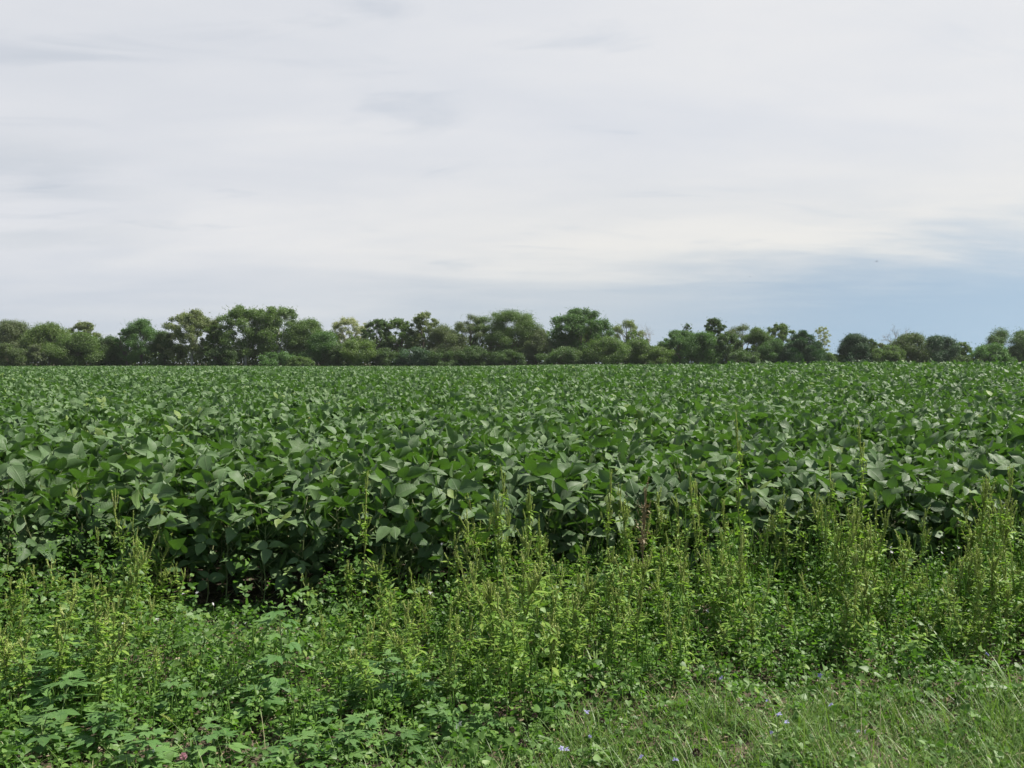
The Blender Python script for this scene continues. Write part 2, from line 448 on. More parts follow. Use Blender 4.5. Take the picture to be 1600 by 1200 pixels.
# ------------------------------------------------------------------ roadside weeds
prof_x = [-100, 0, 60, 110, 150, 185, 240, 290, 340, 440, 480, 520, 600, 690, 740, 790, 830, 900, 960, 1010, 1080, 1150, 1200, 1280, 1350, 1400, 1480, 1540, 1600, 1700]
prof_y = [840, 850, 835, 865, 840, 790, 850, 910, 950, 940, 900, 850, 855, 815, 790, 745, 765, 800, 755, 775, 765, 735, 785, 750, 745, 790, 785, 745, 760, 760]
def weed_top(px): return np.interp(px, prof_x, prof_y)

def pigweed_meshes(seed, spikes=1.0, dead=False):
    """unit height 1; narrow upright weed with seed spikes"""
    r = np.random.default_rng(seed)
    st = MB(); lf = MB(); sp = MB()
    zs = np.linspace(0, .93, 8)
    bend = r.normal(0, .10, 2)
    P = np.stack([bend[0] * zs ** 2 + r.normal(0, .006, 8), bend[1] * zs ** 2 + r.normal(0, .006, 8), zs], -1)
    st.tube(P, np.linspace(.0055, .0022, 8), 5, r.uniform(0, .9))
    at = lambda h: np.array([np.interp(h, zs, P[:, 0]), np.interp(h, zs, P[:, 1]), h])
    def spike(b0, d, L):
        n = 6
        q = [b0 + d * L * t + np.array([0, 0, .10 * L * t * t]) for t in np.linspace(0, 1, n)]
        rad = np.array([.0015, .0035, .004, .0035, .0025, .0006]) * r.uniform(.8, 1.2, n)
        sp.tube(q, rad, 4, r.uniform(.1, 1))
        m = int(L * 330) + 6
        t = r.uniform(.03, 1, m); a = r.uniform(0, 6.28, m)
        pp = b0 + d * (L * t)[:, None] + np.array([0, 0, 1]) * (.10 * L * t * t)[:, None]
        od = np.stack([np.cos(a), np.sin(a), r.uniform(.2, 1.2, m)], -1)
        sp.inst(OVAL[0], pp, od, r.normal(0, 1, (m, 3)), r.uniform(.006, .011, m), r.uniform(0, 1, m))
    sp.tube(P[3:] + [0, .001, 0], .0018, 4, .5)
    spike(at(.86), unit(np.array([r.normal(0, .08), r.normal(0, .08), 1])), r.uniform(.10, .16))
    for k in range(int(16 * spikes)):
        h = r.uniform(.45, .92); a = r.uniform(0, 6.28)
        b0 = at(h)
        spike(b0, unit(np.array([cos(a) * .22, sin(a) * .22, 1])), r.uniform(.06, .16) * (1.25 - h * .4))
    nb = 17
    for k in range(nb):
        h = r.uniform(.12, .82); a = k * 2.4 + r.normal(0, .3)
        L = r.uniform(.05, .16) * (1.25 - h); d = unit(np.array([cos(a), sin(a), r.uniform(.7, 1.6)]))
        b0 = at(h); e = b0 + d * L
        st.tube([b0, (b0 + e) / 2 + [cos(a) * .01, sin(a) * .01, 0], e], [.002, .0016, .001], 3, r.uniform())
        m = 5
        t = r.uniform(.2, 1.05, m); aa = r.uniform(0, 6.28, m)
        od = np.stack([np.cos(aa), np.sin(aa), r.uniform(-.3, .9, m)], -1)
        nn = np.array([0, 0, 1]) + r.normal(0, .45, (m, 3))
        (lf if not dead else sp).inst(LANCE[k % 3], b0 + d * (L * t)[:, None], od, nn, r.uniform(.022, .058, m), r.uniform(0, 1, m), 1.1)
        if h > .4 and r.uniform() < .65 * spikes: spike(e, unit(d + [0, 0, .8]), r.uniform(.03, .07))
    m = 20 if not dead else 6
    h = r.uniform(.08, .9, m); aa = r.uniform(0, 6.28, m)
    pp = np.array([at(q) for q in h]); od = np.stack([np.cos(aa), np.sin(aa), r.uniform(-.2, .8, m)], -1)
    lf.inst(LANCE[1], pp + unit(od) * .01, od, np.array([0, 0, 1]) + r.normal(0, .4, (m, 3)), r.uniform(.035, .08, m) * (1.15 - .6 * h), r.uniform(0, 1, m), 1.2)
    ml, ms_ = (M['pigleaf'], M['spike']) if not dead else (M['deadspike'], M['deadspike'])
    return st.mesh('stem', M['pigstem'] if not dead else M['deadspike']), lf.mesh('foliage', ml), sp.mesh('seed_head', ms_)

pig = [pigweed_meshes(300 + i, [1, 1.3, .5, .8, 1.1, .3, .7, 1.4][i]) for i in range(8)]
pigdead = pigweed_meshes(330, 1.6, True)

def place_weed(ppx, y, top_py, v, lab, group, wide=1.15, dead=False, tilt=None):
    x = (ppx - 800) / FPX * y
    z0 = float(zg(x, y))
    H = CAM_Z - (top_py - HZ) / FPX * y - z0
    H = max(H, .12)
    w = wide * H ** .5
    o = thing('pigweed' if not dead else 'dry_weed', lab, 'weed', (x, y, z0 - .01), group, float(r.uniform(0, 6.28)), (w, w, H))
    if tilt is None: tilt = (r.normal(0, .12), r.normal(0, .13))
    o.rotation_euler[0] = tilt[0]; o.rotation_euler[1] = tilt[1]
    st, lf, sp = (pigdead if dead else pig[v])
    link('stem', st, o); link('foliage', lf, o); link('seed_head', sp, o)
    return o

r = np.random.default_rng(21)
special = [
    (192, 5.45, 768, 0, 'tallest weed at the far left, a lone pale seed spike against the dark soybeans', False),
    (232, 5.5, 795, 5, 'thin bare seed stalk just right of the tallest weed at the far left', False),
    (158, 5.4, 822, 2, 'yellow-green weed spike just left of the tallest weed at the far left', False),
    (565, 5.5, 735, 2, 'faint narrow seed stalk standing alone in front of soybeans left of centre', False),
    (774, 5.5, 733, 7, 'tall weed with a dense cluster of upright straw-coloured spikes just left of centre', False),
    (824, 5.5, 754, 1, 'bushy yellow-green weed with a tapering top just right of the straw-coloured spikes', False),
    (945, 5.6, 738, 0, 'upright green weed with one tall spike left of the dry brown weed', False),
    (1004, 5.6, 758, 7, 'dry brown weed with dead rusty seed stalks among the green weeds', True),
    (1095, 5.6, 742, 4, 'bright yellow-green pointed weed right of the dry brown weed', False),
    (1158, 5.7, 652, 6, 'tallest weed of all, a slender spike reaching up over the soybean tops right of centre', False),
    (1290, 5.7, 718, 3, 'leaning weed spike topped by a knobbly seed head, between the two tallest spikes at right', False),
    (1352, 5.8, 664, 6, 'second tallest spike, a thin stalk rising over the soybeans in the right third', False),
    (1527, 5.6, 736, 1, 'left one of two pale upright seed heads near the right edge', False),
    (1563, 5.6, 728, 0, 'right one of two pale upright seed heads near the right edge', False),
]
for (ppx, y, ty, v, lab, dead) in special:
    place_weed(ppx, y, ty, v, lab, None, .8, dead, (0, .0) if ppx != 1290 else (0, .18))
n = 0
while n < 262:
    ppx = r.uniform(-60, 1690)
    # denser to the right
    if r.uniform() > np.interp(ppx, [0, 250, 300, 440, 520, 800, 1600], [.95, .9, .3, .25, .8, 1, 1]): continue
    xx = (ppx - 800) / FPX * 5.4
    ymin = 4.08 + .65 * float(smooth(850, 1350, ppx))
    y = r.uniform(ymin, float(edge_y(xx)) - .18)
    ty = weed_top(ppx)
    # rows further forward stay lower in the picture
    frac = (float(edge_y(xx)) - .18 - y) / (float(edge_y(xx)) - .18 - ymin)
    tp = ty + abs(r.normal(0, 42)) - 12 + (150 if ppx > 300 else 110) * frac ** 1.2
    H = CAM_Z - (tp - HZ) / FPX * y
    if H < .18: continue
    zn = 'left' if ppx < 480 else ('middle' if ppx < 1000 else 'right')
    hw = 'taller' if H > .62 else 'shorter'
    lab = {'left': '%s slender pigweed in the low weed patch at the left',
           'middle': '%s yellow-green pigweed crowded in the middle of the weed strip',
           'right': '%s yellow-green pigweed crowded in the dense weeds at the right'}[zn] % hw
    place_weed(ppx, y, tp, int(r.integers(0, 8)), lab, '%s pigweeds in the weed strip, %s' % (hw, zn), r.uniform(.75, 1.5))
    n += 1

def thicket():
    """the mass of young stems between the ones that stand out"""
    r = np.random.default_rng(61); b = MB()
    def one(px, y, H):
        x = (px - 800) / FPX * y
        if y > edge_y(x) - .1: return
        z0 = float(zg(x, y)); n = 5; t = np.linspace(0, 1, n); le = r.normal(0, .1, 2) * H
        P = np.stack([x + le[0] * t * t, y + le[1] * t * t, z0 + H * t], -1)
        b.tube(P, np.linspace(.0025, .001, n), 3, r.uniform(.3, .9))
        for q in range(int(2 + H * 5)):
            uu = r.uniform(.35, 1); aq = r.uniform(0, 6.28); ll = r.uniform(.05, .16) * (.5 + H)
            p0 = np.array([np.interp(uu, t, P[:, 0]), np.interp(uu, t, P[:, 1]), z0 + H * uu])
            dq = np.array([cos(aq) * .22, sin(aq) * .22, 1]) * ll
            b.tube([p0, p0 + dq * .35, p0 + dq * .75 + [0, 0, .01], p0 + dq * 1.05], [.0012, .0032, .0028, .0005], 4, r.uniform(.55, 1))
        m = int(20 + H * 48); u = r.uniform(.08, 1, m) ** .8; a = r.uniform(0, 6.28, m)
        rad = (.012 + .075 * (1 - u)) * r.uniform(.2, 1, m)
        pp = np.stack([np.interp(u, t, P[:, 0]) + np.cos(a) * rad, np.interp(u, t, P[:, 1]) + np.sin(a) * rad, z0 + H * u + rad * .5], -1)
        d = np.stack([np.cos(a), np.sin(a), r.uniform(-.3, 1.1, m)], -1)
        k = r.integers(0, 3, m)
        sz = r.uniform(.014, .045, m) * (1.15 - .5 * u)
        for j in range(3):
            q = k == j
            b.inst(LANCE[j] if j < 2 else OVAL[0], pp[q], d[q], (np.array([0, 0, 1]) + r.normal(0, .5, (m, 3)))[q], sz[q], r.uniform(0, 1, m)[q], 1.3)
    for i in range(1500):
        px = r.uniform(-80, 1700)
        y = r.uniform(3.75, 6.4)
        if y < 3.75 + .95 * float(smooth(600, 1250, px)) + r.normal(0, .12): continue
        if 230 < px < 500 and y > 4.9 and r.uniform() < .93: continue
        tp = weed_top(px) + 62
        fr = np.clip((5.7 - y) / 1.3, 0, 1)
        tp = tp + abs(r.normal(0, 40)) + 190 * fr
        H = CAM_Z - (tp - HZ) / FPX * y
        if H < .1: H = r.uniform(.08, .2)
        one(px, y, min(H, .75))
    o = b.build('weed_thicket', M['thicket'])
    tag(o, 'mass of small-leaved young weed stems filling the strip before the soybeans', 'weeds', kind='stuff')
thicket()

# ragweed with hand-shaped leaves
def ragweed_meshes(seed):
    r = np.random.default_rng(seed); st = MB(); lf = MB(); fl = MB()
    zs = np.linspace(0, 1, 7); P = np.stack([.03 * np.sin(zs * 2 + seed), .03 * np.cos(zs * 2.3), zs], -1)
    st.tube(P, np.linspace(.0055, .0022, 7), 5, r.uniform())
    lv = np.linspace(.22, .98, 8)
    for i, h in enumerate(lv):
        a0 = i * pi / 2 + r.normal(0, .2)
        for s in (0, pi):
            a = a0 + s; L = .085 * (1.2 - h * .75)
            b0 = np.array([.03 * sin(h * 2 + seed), .03 * cos(h * 2.3), h])
            d = np.array([cos(a), sin(a), .5]); e = b0 + unit(d) * L
            st.tube([b0, e], [.002, .0014], 3, .4)
            T = PALM5 if r.uniform() < .55 else PALM3
            sz = .150 * (1.05 - .45 * h) * r.uniform(.6, 1.2)
            lf.inst(T, [e], [[cos(a), sin(a), r.uniform(-.9, .3)]], [[r.normal(0, .35), r.normal(0, .35) - .15, 1]], [sz], [r.uniform(.1, 1)])
    for k in range(5):
        a = r.uniform(0, 6.28); lf.inst(LANCE[0], [P[-1]], [[cos(a) * .6, sin(a) * .6, .8]], [[0, 0, 1]], [.06], [.9], 1.3)
    return st.mesh('stem', M['ragstem']), lf.mesh('foliage', M['rag'])
rag = [ragweed_meshes(400 + i) for i in range(4)]
rg = [  # photo x, row of the top, depth, label
    (430, 952, 4.6, 'tall ragweed with a bare straight stem standing clear left of centre'),
    (88, 1000, 4.5, 'large ragweed with drooping hand-shaped leaves at the left edge'),
    (30, 1040, 4.4, 'ragweed cut by the left edge of the view'),
    (105, 1060, 4.25, 'broad ragweed with layered leaves low at the left'),
    (150, 1010, 4.7, 'ragweed with three-pointed leaves right of the large one at the left edge'),
    (60, 1110, 4.0, 'leafy ragweed in the bottom left corner'),
    (150, 1105, 4.05, 'leafy ragweed just right of the one in the bottom left corner'),
    (215, 1140, 3.9, 'low ragweed at the bottom edge, left'),
    (500, 1100, 4.3, 'ragweed with star-shaped leaves left of centre near the bottom'),
    (595, 1022, 4.5, 'bluish ragweed with large folded leaves left of centre'),
    (640, 1040, 4.45, 'ragweed with one lit upper leaf just right of the bluish one'),
    (690, 1105, 4.2, 'ragweed with narrow lobed leaves low in the centre'),
    (560, 1120, 4.1, 'short ragweed low between the taller ones left of centre'),
    (400, 1060, 4.4, 'ragweed at the foot of the tall bare-stemmed one'),
    (470, 1160, 3.9, 'short ragweed at the bottom edge left of centre'),
    (540, 1150, 3.95, 'ragweed with fine dark leaves at the bottom edge left of centre'),
    (625, 1145, 4.0, 'ragweed at the bottom, nearest the start of the grass'),
    (330, 1130, 4.0, 'ragweed beside the wide bright grass blades at the bottom left'),
    (265, 1060, 4.4, 'ragweed in the shade behind the arching grass blades'),
    (755, 1120, 4.2, 'ragweed with feathery lobes at the edge of the grass near the centre'),
    (860, 1075, 4.4, 'single ragweed in the weeds right of centre'),
]
for i, (ppx, ty, y, lab) in enumerate(rg):
    y = y - .3; x = (ppx - 800) / FPX * y; z0 = float(zg(x, y)); H = max(CAM_Z - (ty - HZ) / FPX * y - z0, .1)
    o = thing('ragweed', lab, 'ragweed', (x, y, z0 - .01), 'ragweeds among the roadside weeds', float(r.uniform(0, 6.28)), (1, 1, 1))
    w = (.98 if H > .25 else .78) * r.uniform(.85, 1.2)
    o.scale = (w, w, H)
    st, lf = rag[i % 4]
    # leaves keep their shape: stem stretched, leaves in own tilt
    link('stem', st, o); link('foliage', lf, o)

# ------------------------------------------------------------------ ground cover, grass, litter
def noise2(x, y, s):
    return (np.sin(x * 3.1 * s + 1.3) * np.sin(y * 2.7 * s + .4) + np.sin(x * 5.3 * s - y * 2.1 * s + 2) * .6 + np.sin(y * 6.1 * s + x * 1.7 * s) * .4) / 2

def ground_cover():
    b = MB(); r = np.random.default_rng(31)
    n = 190000
    x = r.uniform(-5.0, 5.4, n); y = r.uniform(3.0, 6.5, n)
    px = 800 + x / y * FPX
    k = (y < edge_y(x) - .05) & (np.abs(x) < y * .62 + 1.0)
    bare = noise2(x, y, 1.3)
    k &= (r.uniform(0, 1, n) < np.clip(.9 - bare * .6, .2, 1))
    grassy = smooth(750, 1150, px) * (1 - smooth(4.0, 4.4, y))
    k &= r.uniform(0, 1, n) > grassy * .52
    x = x[k]; y = y[k]; px = px[k]; n = len(x)
    left = 1 - smooth(380, 700, px)
    hmax = .12 + .27 * left * smooth(3.8, 4.6, y) + .13 * smooth(4.5, 5.3, y) + .06 * noise2(x, y, 2.1)
    hmax *= 1 - .45 * smooth(4.4, 3.9, y)
    hmax *= 1 - .86 * smooth(4.75, 5.15, y) * smooth(200, 260, px) * (1 - smooth(470, 520, px))
    tuft = np.sin(x * 17 + 2 * np.sin(y * 5)) * np.sin(y * 15 + 2 * np.sin(x * 7)) + .5 * noise2(x, y, 4.3)
    hmax *= np.clip(.70 + .95 * tuft, .10, 2.1)
    z = zg(x, y) + .01 + np.maximum(hmax, .03) * r.beta(1.6, 1.3, n)
    P = np.stack([x, y, z], -1)
    a = r.uniform(0, 6.28, n)
    d = np.stack([np.cos(a), np.sin(a), r.uniform(-.8, .7, n)], -1)
    nn = np.array([.1, -.1, 1]) + r.normal(0, .55, (n, 3))
    rn = np.clip(.45 + .2 * noise2(x, y, 1.7) + r.normal(0, .22, n), 0, .96)
    rn = np.where(r.uniform(0, 1, n) > .9985, 1.0, rn)
    hol = r.uniform(0, 1, n) < np.clip(.85 + .6 * tuft, .22, 1)
    P = P[hol]; d = d[hol]; nn = nn[hol]; rn = rn[hol]; x = x[hol]; y = y[hol]; n = len(x)
    kind = r.uniform(0, 1, n) + .25 * noise2(x, y, .8)
    h = kind > .72
    b.inst(HEART, P[h], d[h], nn[h], r.uniform(.016, .044, h.sum()), np.clip(rn[h] + .15, 0, .965))
    for j in range(3):
        m_ = (~h) & (np.arange(n) % 3 == j)
        b.inst(OVAL[j] if j < 2 else LANCE[1], P[m_], d[m_], nn[m_], r.uniform(.013, .036, m_.sum()), rn[m_])
    o = b.build('ground_cover', M['cover'])
    tag(o, 'tangled low creeping leaves covering the ground between the weeds', 'ground cover', kind='stuff')
ground_cover()

def grass():
    b = MB(); r = np.random.default_rng(41)
    n = 120000
    x = r.uniform(-3.6, 4.2, n); y = r.uniform(3.0, 5.2, n)
    px = 800 + x / y * FPX
    lim = 3.62 + .52 * smooth(650, 1150, px) + .20 * noise2(x, y, 1.1) + .25 * smooth(1300, 1600, px)
    p = (.12 + .88 * smooth(560, 1000, px)) * (1 - smooth(lim - .1, lim + .35, y) * .97) * np.clip(.75 - 1.0 * noise2(x, y, 2.6), .05, 1)
    k = r.uniform(0, 1, n) < p
    x = x[k]; y = y[k]; n = len(x)
    x = x + .03 * r.normal(0, 1, n)
    P = np.stack([x, y, zg(x, y) - .005], -1)
    a = r.uniform(0, 6.28, n)
    lean = r.uniform(.15, 1.1, n)
    d = np.stack([np.cos(a) * lean, np.sin(a) * lean, np.ones(n)], -1)
    nn = np.stack([-np.cos(a), -np.sin(a), lean * .8], -1) + r.normal(0, .15, (n, 3))
    L = r.gamma(6, .022, n) * (1 + .3 * noise2(x, y, 1.9)); L = np.clip(L * np.where(r.uniform(0, 1, n) > .9, 1.3, .78), .03, .34)
    W = r.uniform(.0022, .0056, n)
    rn = np.clip(r.beta(2, 2.6, n) + .1 * noise2(x, y, 3), 0, 1); rn = np.where(r.uniform(0, 1, n) > .91, r.uniform(.9, 1, n), rn)
    ti = r.integers(0, 4, n)
    for j in range(4):
        m_ = ti == j
        b.inst(GRASS[j], P[m_], d[m_], nn[m_], L[m_], rn[m_], (W / L)[m_])
    o = b.build('roadside_grass', M['grass'])
    tag(o, 'fine green and straw-tipped grass along the bottom of the verge', 'grass', kind='stuff')
grass()

def litter():
    b = MB(); r = np.random.default_rng(51)
    n = 16000
    x = r.uniform(-4.4, 5, n); y = r.uniform(3.1, 6.4, n)
    P = np.stack([x, y, zg(x, y) + r.uniform(.004, .03, n)], -1)
    a = r.uniform(0, 6.28, n)
    d = np.stack([np.cos(a), np.sin(a), r.normal(0, .2, n)], -1)
    nn = np.array([0, 0, 1]) + r.normal(0, .3, (n, 3))
    b.inst(LANCE[0], P, d, nn, r.uniform(.015, .06, n), r.uniform(0, 1, n), .8)
    o = b.build('leaf_litter', M['litter'])
    tag(o, 'dry brown leaf and stalk litter on the soil under the weeds', 'leaf litter', kind='stuff')
litter()

# tall grass clumps and foxtails
def tall_grass(ppx, base_y, lab, nblade=7, L=.32, seed=0, foxtail=0):
    r = np.random.default_rng(600 + seed)
    x = (ppx - 800) / FPX * base_y; z0 = float(zg(x, base_y))
    o = thing('tall_grass' if not foxtail else 'foxtail_grass', lab, 'grass clump', (x, base_y, z0), 'broad-bladed grass clumps on the verge')
    b = MB(); a = r.uniform(0, 6.28, nblade); le = r.uniform(.25, .9, nblade)
    d = np.stack([np.cos(a) * le, np.sin(a) * le, np.ones(nblade)], -1); nn = np.stack([-np.cos(a), -np.sin(a), le], -1)
    ll = L * r.uniform(.7, 1.2, nblade)
    b.inst(GRASS[2], np.zeros((nblade, 3)) + r.normal(0, .008, (nblade, 3)) * [1, 1, 0], d, nn, ll, r.uniform(.2, .8, nblade), .011 / ll * r.uniform(.8, 1.3, nblade))
    b.build('blades', M['grass'], o)
    if foxtail:
        s = MB(); h = MB()
        for q in range(foxtail):
            a = r.uniform(0, 6.28); t = np.linspace(0, 1, 6)
            hh = L * r.uniform(1.0, 1.35)
            Pp = np.stack([np.cos(a) * .10 * t ** 2, np.sin(a) * .10 * t ** 2, hh * t], -1)
            s.tube(Pp, .0013, 4, .8)
            dd = unit(Pp[-1] - Pp[-2] + np.array([cos(a), sin(a), 0]) * .02)
            n = 150; u = r.uniform(0, 1, n); ang = r.uniform(0, 6.28, n)
            od = np.stack([np.cos(ang), np.sin(ang), np.ones(n) * .9], -1)
            c = Pp[-1] + dd * (u * .055)[:, None]
            h.tube([Pp[-1] + dd * k * .055 for k in (0, .2, .6, 1)], [.002, .0045, .004, .001], 6, .5)
            h.inst(LANCE[0], c, od, r.normal(0, 1, (n, 3)), .012, r.uniform(.5, 1, n), .5)
        s.build('stalks', M['grass'], o); h.build('seed_heads', M['spike'], o)
    return o
tg = [(232, 4.35, 'broad grass clump with long arching blades beside a curved foxtail head', 8, .30, 1),
      (300, 4.1, 'clump of wide bright grass blades low at the left', 7, .22, 0),
      (345, 4.6, 'upright grass clump below the dark gap in the soybeans', 6, .30, 0),
      (870, 4.9, 'grass tuft with long narrow blades right of centre in the weeds', 7, .34, 0),
      (935, 4.5, 'grass clump with one blade arching to the right over the seedlings', 6, .30, 0),
      (1500, 4.7, 'clump of broad upright grass blades near the lone blue flower at right', 7, .28, 0),
      (1455, 4.9, 'grass clump with a long slanting blade in the right third', 6, .34, 0),
      (1590, 4.3, 'grass clump at the right edge with thin upright blades', 8, .28, 0),
      (1375, 4.7, 'green foxtail with an upright seed head in the right third', 5, .25, 2),
      (1565, 4.8, 'green foxtail with thin seed heads near the right edge', 5, .30, 2),
      (820, 4.6, 'green foxtail with bristly upright heads near the centre', 5, .32, 2),
      (298, 3.72, 'dry tan foxtail at the bottom edge by the pink clover', 5, .14, 1)]
for i, a in enumerate(tg): tall_grass(a[0], a[1], a[2], a[3], a[4], i, a[5])

# flowers
def ray(ppx, ppy, h):
    """ground-anchored point that puts height h at this place of the photograph"""
    y = FPX * (CAM_Z - h) / (ppy - HZ); return (ppx - 800) / FPX * y, y
def flower(name, ppx, ppy, h, lab, cat, mat, group, petals=14, rad=.016, seed=0, branches=1, dome=False):
    r = np.random.default_rng(800 + seed)
    x, y = ray(ppx, ppy, h); z0 = float(zg(x, y))
    o = thing(name, lab, cat, (x, y, z0), group)
    s = MB(); t = np.linspace(0, 1, 5); bx = r.normal(0, .02)
    P = np.stack([bx * np.sin(t * pi), np.zeros(5), t * (h - z0)], -1)
    s.tube(P, np.linspace(.0022, .0012, 5), 4, .5)
    lv = 5; a = r.uniform(0, 6.28, lv); hh = r.uniform(.1, .7, lv) * h
    s.inst(LANCE[0], np.stack([np.interp(hh, P[:, 2], P[:, 0]), np.zeros(lv), hh], -1), np.stack([np.cos(a), np.sin(a), .6 * np.ones(lv)], -1), np.tile([0, 0, 1.], (lv, 1)), r.uniform(.02, .05, lv), .3)
    s.build('stem', M['ragstem'] if not dome else M['grass'], o)
    f = MB(); a = np.arange(petals) * 2 * pi / petals
    face = unit(np.array([r.normal(0, .6), r.uniform(-.9, .1), .8]))
    e1 = unit(np.cross(face, [1, 0, 0.1])); e2 = np.cross(face, e1)
    if not dome:
        d = np.cos(a)[:, None] * e1 + np.sin(a)[:, None] * e2 + face * .25
        c = np.tile([0, 0, h - z0], (petals, 1)); d = d + r.normal(0, .3, (petals, 3))
        f.inst(OVAL[0], c, d, np.tile(face, (petals, 1)), rad, r.uniform(0, 1, petals), .85)
    else:
        m = 90; v = unit(r.normal(0, 1, (m, 3))); 
        f.inst(LANCE[0], v * rad * .45 + [0, 0, h - z0], v + [0, 0, .3], r.normal(0, 1, (m, 3)), rad * .6, r.uniform(0, 1, m), 1.6)
    f.build('flower' if name != 'seed_head_plant' else 'seed_head', mat, o)
chic = [(1548, 1025, 'chicory with a lone blue flower near the right edge, above the grass'),
        (1285, 1059, 'chicory with a pale blue flower highest of those right of centre'),
        (1129, 1063, 'chicory with a pale lilac flower on a bare upright stem'),
        (1202, 1099, 'small blue chicory flower between the upright stem and the deep blue flower'),
        (1302, 1106, 'chicory with a deep blue flower left of the straw-coloured grass at right'),
        (1221, 1121, 'faded chicory flower just below the small blue one, upper of a close pair'),
        (1233, 1133, 'faded chicory flower, lower of a close pair'),
        (1209, 1150, 'tiny blue chicory flower low in the grass right of centre'),
        (918, 1117, 'chicory with a blue bud-like flower right of centre'),
        (923, 1156, 'small chicory flower directly below the bud-like one'),
        (878, 1175, 'left flower of a touching pair of lilac chicory flowers at the bottom'),
        (886, 1177, 'right flower of a touching pair of lilac chicory flowers at the bottom'),
        (1058, 1194, 'lilac chicory flower at the very bottom edge right of centre'),
        (1004, 1189, 'small lilac chicory flower at the bottom, left of the edge one')]
for i, (a, b_, lab) in enumerate(chic):
    flower('chicory', a, b_, .13 + .05 * ((i * 7) % 3), lab, 'chicory', M['chicory'], 'blue chicory flowers on the verge', 9, .0135 if i not in (3, 7, 9) else .009, i)
wh = [(28, 950, 'at the far left in the low weeds'), (56, 922, 'highest at the far left'), (283, 930, 'left of a close pair under the dark soybeans'), (305, 928, 'right of a close pair under the dark soybeans'),
      (330, 946, 'below the dark gap in the soybeans'), (381, 976, 'right of the dark gap, low'), (366, 979, 'just left of the low one beside the dark gap'), (205, 1002, 'largest one in the left weeds'),
      (242, 970, 'above and right of the largest left one'), (188, 976, 'small, above the largest left one'), (30, 1091, 'beside the ragweed at the left edge'), (177, 1142, 'low under the ragweed at the left'),
      (672, 928, 'brightest in the centre weeds'), (718, 957, 'right of the brightest centre one'), (690, 851, 'high in front of the soybeans at centre'), (1107, 957, 'right of centre in the yellow-green weeds'), (1131, 954, 'beside the one right of centre'),
      (713, 1141, 'lower left of a pair at the bottom centre'), (718, 1136, 'upper right of a pair at the bottom centre'), (1346, 1148, 'left of a pair low in the right grass'), (1357, 1148, 'right of a pair low in the right grass'),
      (1394, 856, 'upper of two before the soybeans at right'), (1396, 864, 'lower of two before the soybeans at right'), (1501, 857, 'in the weeds near the right edge'), (234, 1180, 'at the bottom edge, left'), (1475, 865, 'left of the one near the right edge')]
for i, (a, b_, w) in enumerate(wh):
    h = np.interp(b_, [850, 930, 1000, 1080, 1200], [.52, .33, .22, .14, .08])
    flower('white_flower', a, b_, float(h), 'small white five-petalled flower ' + w, 'wildflower', M['white'], 'small white wildflowers in the weeds', 5, .011 if i not in (7, 12, 17, 18) else .015, 40 + i)
flower('pink_clover', 281, 1188, .08, 'pink clover head at the bottom edge, left', 'clover', M['pink'], None, 8, .016, 90, dome=True)
sh = [(816, 1168, 'largest, low just right of centre'), (1091, 1182, 'at the bottom right of centre'), (836, 1123, 'above the largest'), (942, 1131, 'right of the bud-like blue flower'),
      (620, 1152, 'low left of centre'), (782, 1121, 'by the bottom white flowers'), (800, 1146, 'beside the largest')]
for i, (a, b_, w) in enumerate(sh):
    flower('seed_head_plant', a, b_, .12, 'dark brown round dried seed head on a thin stalk, ' + w, 'seed head', M['seedhead'], 'dark dried seed heads in the grass', 8, .018 if i < 2 else .013, 120 + i, dome=True)

